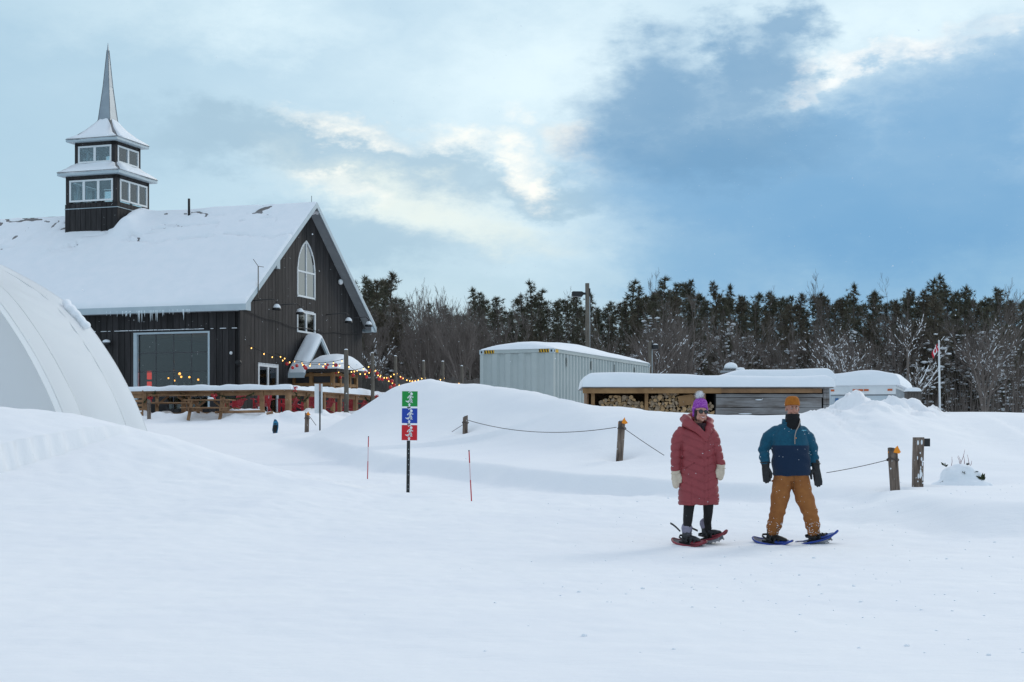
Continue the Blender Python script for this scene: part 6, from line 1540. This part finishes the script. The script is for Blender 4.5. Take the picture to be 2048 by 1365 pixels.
def bare(seed, h=9.0, lean=0.0, stems=1, spread=.45, depth=4, snow=0.0, r0=.11, low=.3):
    """leafless broadleaf tree"""
    rnd = random.Random(seed); tr, sn = MB(), MB()
    def grow(p, d, ln, r, lv):
        n = 4; pts = [p]; q = p; dd = d
        for i in range(n):
            dd = (dd + Vector((rnd.gauss(0, .09), rnd.gauss(0, .09), .06))).normalized(); q = q + dd * ln / n; pts.append(q)
        rr = [max(r * (1 - .55 * i / n), .006) for i in range(n + 1)]
        tr.tube(pts, rr, 5 if lv < 2 else 3, caps=False)
        if snow and lv <= 3:
            for i in range(n):
                if rnd.random() < snow and abs((pts[i + 1] - pts[i]).normalized().z) < .93:
                    a_, b_ = pts[i] + Vector((0, -.01, rr[i] * .9)), pts[i + 1] + Vector((0, -.01, rr[i + 1] * .9)); w = max(rr[i], .018)
                    sn.tube([a_, (a_ + b_) / 2 + Vector((0, 0, .015)), b_], [w * .7, w * 1.0, w * .6], 5)
        if lv >= depth: return
        k = rnd.randint(3, 5) if lv else rnd.randint(6, 9)
        for i in range(k):
            u = rnd.uniform(low if lv == 0 else .25, 1.0); j = min(int(u * n), n - 1); b = pts[j].lerp(pts[j + 1], u * n - j)
            t = (pts[j + 1] - pts[j]).normalized(); s = t.cross(Vector((rnd.gauss(0, 1), rnd.gauss(0, 1), rnd.gauss(0, 1)))).normalized()
            nd = (t * rnd.uniform(.75, 1.1) + s * rnd.uniform(.5, 1.0) * (spread * 1.6) + Vector((0, 0, .12))).normalized()
            grow(b, nd, ln * rnd.uniform(.38, .62) * (1.15 - .35 * u), rr[j] * rnd.uniform(.45, .65), lv + 1)
        if lv: grow(q, dd, ln * .5, rr[-1], lv + 1)
    for s in range(stems):
        a = rnd.uniform(0, 6.283); sp = 0 if stems == 1 else .35
        grow(Vector((rnd.uniform(-.1, .1) * stems, rnd.uniform(-.1, .1) * stems, -.2)), Vector((math.cos(a) * sp + lean, math.sin(a) * sp, 1)).normalized(), h * rnd.uniform(.8, 1) * .72, r0, 0)
    return tr, sn
TREES = []
PINES = []
for i, (h, w, cl, sn, st) in enumerate([(9.6, 1.65, .22, 0, 0), (8.8, 1.5, .12, .05, .5), (10.3, 1.55, .3, 0, 0), (9.0, 1.8, .08, .26, .66), (8.4, 1.7, .04, .42, .78), (9.9, 1.4, .2, .03, .5), (9.3, 1.9, .15, .10, .66)]):
    t_, c_, s_ = pine(100 + i, h, w, cl, 1.15, sn, st)
    PINES.append((h, mesh_of(t_, 'trunk', [M['bark']]), mesh_of(c_, 'crown', [M['pine'] if i % 3 else M['pine2']]), mesh_of(s_, 'snow', [M['snow_fine']], True) if s_.f else None))
BARES = []
for i, (h, st, sp, sn) in enumerate([(9.5, 1, .34, 0), (8.2, 2, .36, 0), (7.2, 3, .42, .0), (9.0, 1, .5, .04), (7.8, 2, .55, .05)]):
    t_, s_ = bare(300 + i, h, 0, st, sp, 4, sn, .075 if i < 3 else .11)
    BARES.append((h, mesh_of(t_, 'branches', [M['twig']]), mesh_of(s_, 'snow', [M['snow_fine']], True) if s_.f else None))
ZONES = [(700, 'beside the barn gable'), (840, 'above the light strings'), (960, 'just left of the grey container'), (1060, 'above the grey container'), (1175, 'left of the tall light pole'), (1290, 'right of the tall light pole'), (1420, 'above the open woodshed bays'), (1560, 'above the shed planks'), (1690, 'above the man in teal'), (1800, 'above the white trailer'), (1900, 'behind the flagpole'), (1980, 'right of the flagpole'), (2200, 'at the right edge')]
def zone(px):
    for x, n in reversed(ZONES):
        if px >= x - 60: return n
    return ZONES[0][1]
TOP = [(690, 590), (720, 566), (765, 548), (800, 562), (830, 610), (900, 600), (960, 574), (1000, 596), (1060, 580), (1085, 578), (1150, 582), (1190, 600), (1230, 590), (1280, 572), (1330, 566), (1372, 556), (1420, 580), (1500, 574), (1560, 584), (1600, 592), (1640, 576), (1690, 582), (1750, 566), (1800, 584), (1850, 568), (1910, 570), (1970, 574), (2048, 590), (2150, 580)]
def ytop(px): return np.interp(px, [t[0] for t in TOP], [t[1] for t in TOP])
rnd = random.Random(77); npine = 0
def plant_pine(px, Y, yt, k, label, group):
    p = G(px, Y); hgt, tm, cm_, sm = PINES[k]; s = (P(px, yt, Y).z - p.z) / hgt
    t = thing('pine_tree', label, 'pine tree', (p.x, Y, p.z - .1), rnd.uniform(0, 6.28), group); t.scale = (s * rnd.uniform(.9, 1.15),) * 2 + (s,)
    link('trunk', tm, t); link('crown', cm_, t)
    if sm: kind(link('snow', sm, t), 'stuff')
    TREES.append((px, t))
for row, (Y, step, drop, x0) in enumerate(((104, 40, 34, 690), (112, 31, 8, 672), (120, 26, 0, 690))):
    px = x0
    while px < 2110:
        deciduous = 800 < px < 945
        if not (deciduous and rnd.random() < .8):
            snowy = (px > 1230 and row == 0)
            k = rnd.choice((3, 4, 6, 4) if snowy else (1, 5, 6, 3) if row == 0 else (0, 2, 5, 1))
            word = ['nearer dark pine', 'dark pine', 'tall dark pine of the ragged skyline'][row]
            if row == 0 and snowy: word = 'snow-laden front pine'
            plant_pine(px, Y + rnd.uniform(-2.5, 2.5), ytop(px) + drop + rnd.uniform(-16, 40 + 14 * (row == 0)), k, f'{word} {zone(px)}', f'{word}s {zone(px)}')
        px += step * rnd.uniform(.7, 1.3)
def plant_bare(px, Y, yt, k, label, group=None, me=None, rz=None):
    p = G(px, Y); hgt, tm, sm = BARES[k] if me is None else me; s = (P(px, yt, Y).z - p.z) / hgt
    t = thing('bare_tree', label, 'bare tree', (p.x, Y, p.z - .1), rnd.uniform(0, 6.28) if rz is None else rz, group); t.scale = (s,) * 3
    link('branches', tm, t)
    if sm: kind(link('snow', sm, t), 'stuff')
    TREES.append((px, t))
for i in range(22):          # the thicket of thin grey stems beside the barn
    px = 712 + i * 11.5 + rnd.uniform(-6, 6)
    plant_bare(px, rnd.uniform(93, 110), 585 + abs(px - 870) * .10 + rnd.uniform(-16, 40), rnd.choice((0, 1, 2)), f'thin leafless thicket tree {zone(px)}', f'leafless thicket {zone(px)}')
for i in range(24):
    px = 990 + i * 45 + rnd.uniform(-12, 12)
    plant_bare(px, rnd.uniform(97, 108), 632 + rnd.uniform(-45, 60), rnd.choice((1, 2, 3, 4, 4)), f'leafless understorey tree {zone(px)}', f'leafless understorey {zone(px)}')
for px, yt, k, lab in ((1312, 552, 0, 'bare treetop poking above the pines right of the tall light pole'), (1668, 553, 0, 'bare fan-shaped treetop above the pines over the plank end of the woodshed'), (1985, 552, 1, 'bare twiggy treetop above the pines at the right'), (872, 556, 1, 'tall leafless tree with fine upswept twigs above the light strings'), (905, 575, 0, 'leafless tree just right of the tallest bare crown')):
    plant_bare(px, 108, yt, k, lab)
def special(seed, label, px, Y, yt, **k):
    t_, s_ = bare(seed, **k); plant_bare(px, Y, yt, 0, label, None, (k['h'], mesh_of(t_, 'branches', [M['twig']]), mesh_of(s_, 'snow', [M['snow_fine']], True) if s_.f else None), 0)
special(11, 'big many-stemmed bare tree with spreading limbs behind the woodshed', 1352, 84, 606, h=7.0, stems=4, spread=.55, depth=4, snow=.0, r0=.12, low=.12)
special(15, 'forked bare tree with a broken limb beside the shorter light pole', 1310, 82, 600, h=6.5, stems=1, spread=.55, depth=3, snow=.1, r0=.11)
special(12, 'bare tree with snow-lined limbs above the white trailer, left of the snag', 1692, 80, 640, h=6.0, stems=4, spread=.6, depth=3, snow=.16, r0=.075, low=.1)
special(13, 'snow-plastered tree snag with drooping snowy branches left of the flagpole', 1812, 76, 632, h=6.5, stems=1, spread=.8, depth=3, snow=.34, r0=.14, low=.12)
special(14, 'large bare tree with long snowy limb right of the flagpole', 1968, 78, 640, h=7.2, stems=1, spread=.75, depth=4, snow=.17, r0=.16, low=.12)
special(16, 'thin pale leaning bare sapling beside the barn corner', 742, 82, 650, h=5, stems=1, spread=.6, depth=3, snow=.25, r0=.05)
# tell look-alike neighbours apart by their order from the left
_g = {}
for px, t in TREES:
    if t.get('group'): _g.setdefault(t['group'], []).append((px, t))
_ORD = ['leftmost', 'second from left', 'third from left', 'fourth from left', 'fifth from left', 'sixth from left', 'seventh from left', 'eighth from left', 'ninth from left', 'tenth from left', 'eleventh from left', 'twelfth from left']
for lst in _g.values():
    lst.sort(key=lambda q: q[0])
    if len(lst) > 1:
        for i, (px, t) in enumerate(lst): t['label'] += ', ' + ('rightmost' if i == len(lst) - 1 else _ORD[min(i, 11)])
# the mass of the wood behind, which nobody could count
def backwood():
    cr = MB(); tr = MB(); r = random.Random(5)
    protos = [pine(500 + i, 9.5, 1.9, .03, .8) for i in range(3)]
    V, Fc, Vt, Ft = [], [], [], []; 
    arr = [(np.array(c.v), np.array(c.f)) for _, c, _ in protos]
    X = -14.0; items = []
    for Y in (128, 137):
        x = (660 - CX) / F * Y
        while x < (2140 - CX) / F * Y:
            px = CX + x / Y * F; p = G(px, Y); yt = ytop(px) + r.uniform(14, 44) + (22 if 800 < px < 950 else 0); s = (P(px, yt, Y).z - p.z) / 9.5; items.append((x, Y, p.z, s)); x += r.uniform(.9, 1.5)
    off = 0
    for x, Y, z, s in items:
        v, f = arr[r.randrange(3)]; a = r.uniform(0, 6.28); c_, s_ = math.cos(a), math.sin(a)
        w = np.stack([(v[:, 0] * c_ - v[:, 1] * s_) * s * 1.1 + x, (v[:, 0] * s_ + v[:, 1] * c_) * s * 1.1 + Y, v[:, 2] * s + z], 1)
        V.append(w); Fc.append(f + off); off += len(w)
    V = np.concatenate(V); Fc = np.concatenate(Fc)
    me = bpy.data.meshes.new('forest'); me.vertices.add(len(V)); me.vertices.foreach_set('co', V.ravel()); me.loops.add(Fc.size); me.loops.foreach_set('vertex_index', Fc.ravel().astype(np.int32))
    me.polygons.add(len(Fc)); me.polygons.foreach_set('loop_start', np.arange(0, Fc.size, 3)); me.polygons.foreach_set('loop_total', np.full(len(Fc), 3)); me.update(calc_edges=True)
    o = kind(obj('forest', me, M['pine']), 'stuff'); o['label'] = 'dense dark pine wood closing the view behind the nearer trees'
    # shrubby undergrowth: dark stems and brush along the foot of the wood
    mb = MB(); r = random.Random(8)
    for i in range(5200):
        Y = r.uniform(98, 118); px = r.uniform(690, 2100); p = G(px, Y) if i % 40 == 0 else None
        x = (px - CX) / F * Y; z = float(np.interp(Y, _yy, _zz)) + .3; hh = r.uniform(.8, 3.6) * (1 if r.random() < .8 else 1.6); l = r.gauss(0, .18) * hh
        w = r.uniform(.012, .035); mb.add([(x - w, Y, z - .4), (x + w, Y, z - .4), (x + l + w * .3, Y + r.uniform(-.3, .3), z + hh)], [(0, 1, 2)])
    o = kind(mb.build('undergrowth', M['twig'], None, fix=False), 'stuff'); o['label'] = 'tangle of thin bare stems along the foot of the wood'
backwood()

# ---------------------------------------------------------------- flakes in the air and crumbs on the trail
def flakes():
    r = random.Random(31); mb = MB()
    for i in range(4600):
        Y = r.uniform(5, 64); p = Vector((r.uniform(-24, 24), Y, r.uniform(.3, 15)))
        if p.z < hz(p.x, Y) + .15: continue
        s = r.uniform(.0014, .0042) + .00006 * Y
        mb.ell(p, (s * r.uniform(1.0, 1.9), s, s * r.uniform(.6, 1.0)), 5, 4, Euler((0, r.uniform(-.5, .5), r.uniform(0, 3))).to_matrix())
    o = kind(mb.build('falling_snow', M['snow_fine'], None, fix=False), 'stuff'); o['label'] = 'fine snowflakes drifting through the air'
flakes()
def crumbs():
    r = random.Random(33); mb = MB()
    for i in range(260):
        Y = r.uniform(9, 26); px = r.gauss(1650, 330); x = (px - CX) / F * Y; s = r.uniform(.004, .011) * (1 if r.random() < .9 else 1.8); z = hz(x, Y)
        mb.ell((x, Y, z + s * .2), (s * 1.3, s, s * .7), 5, 4)
    o = kind(mb.build('snow_crumbs', M['snow_fine'], None), 'stuff'); o['label'] = 'scattered crumbs of broken snow on the packed trail'
crumbs()
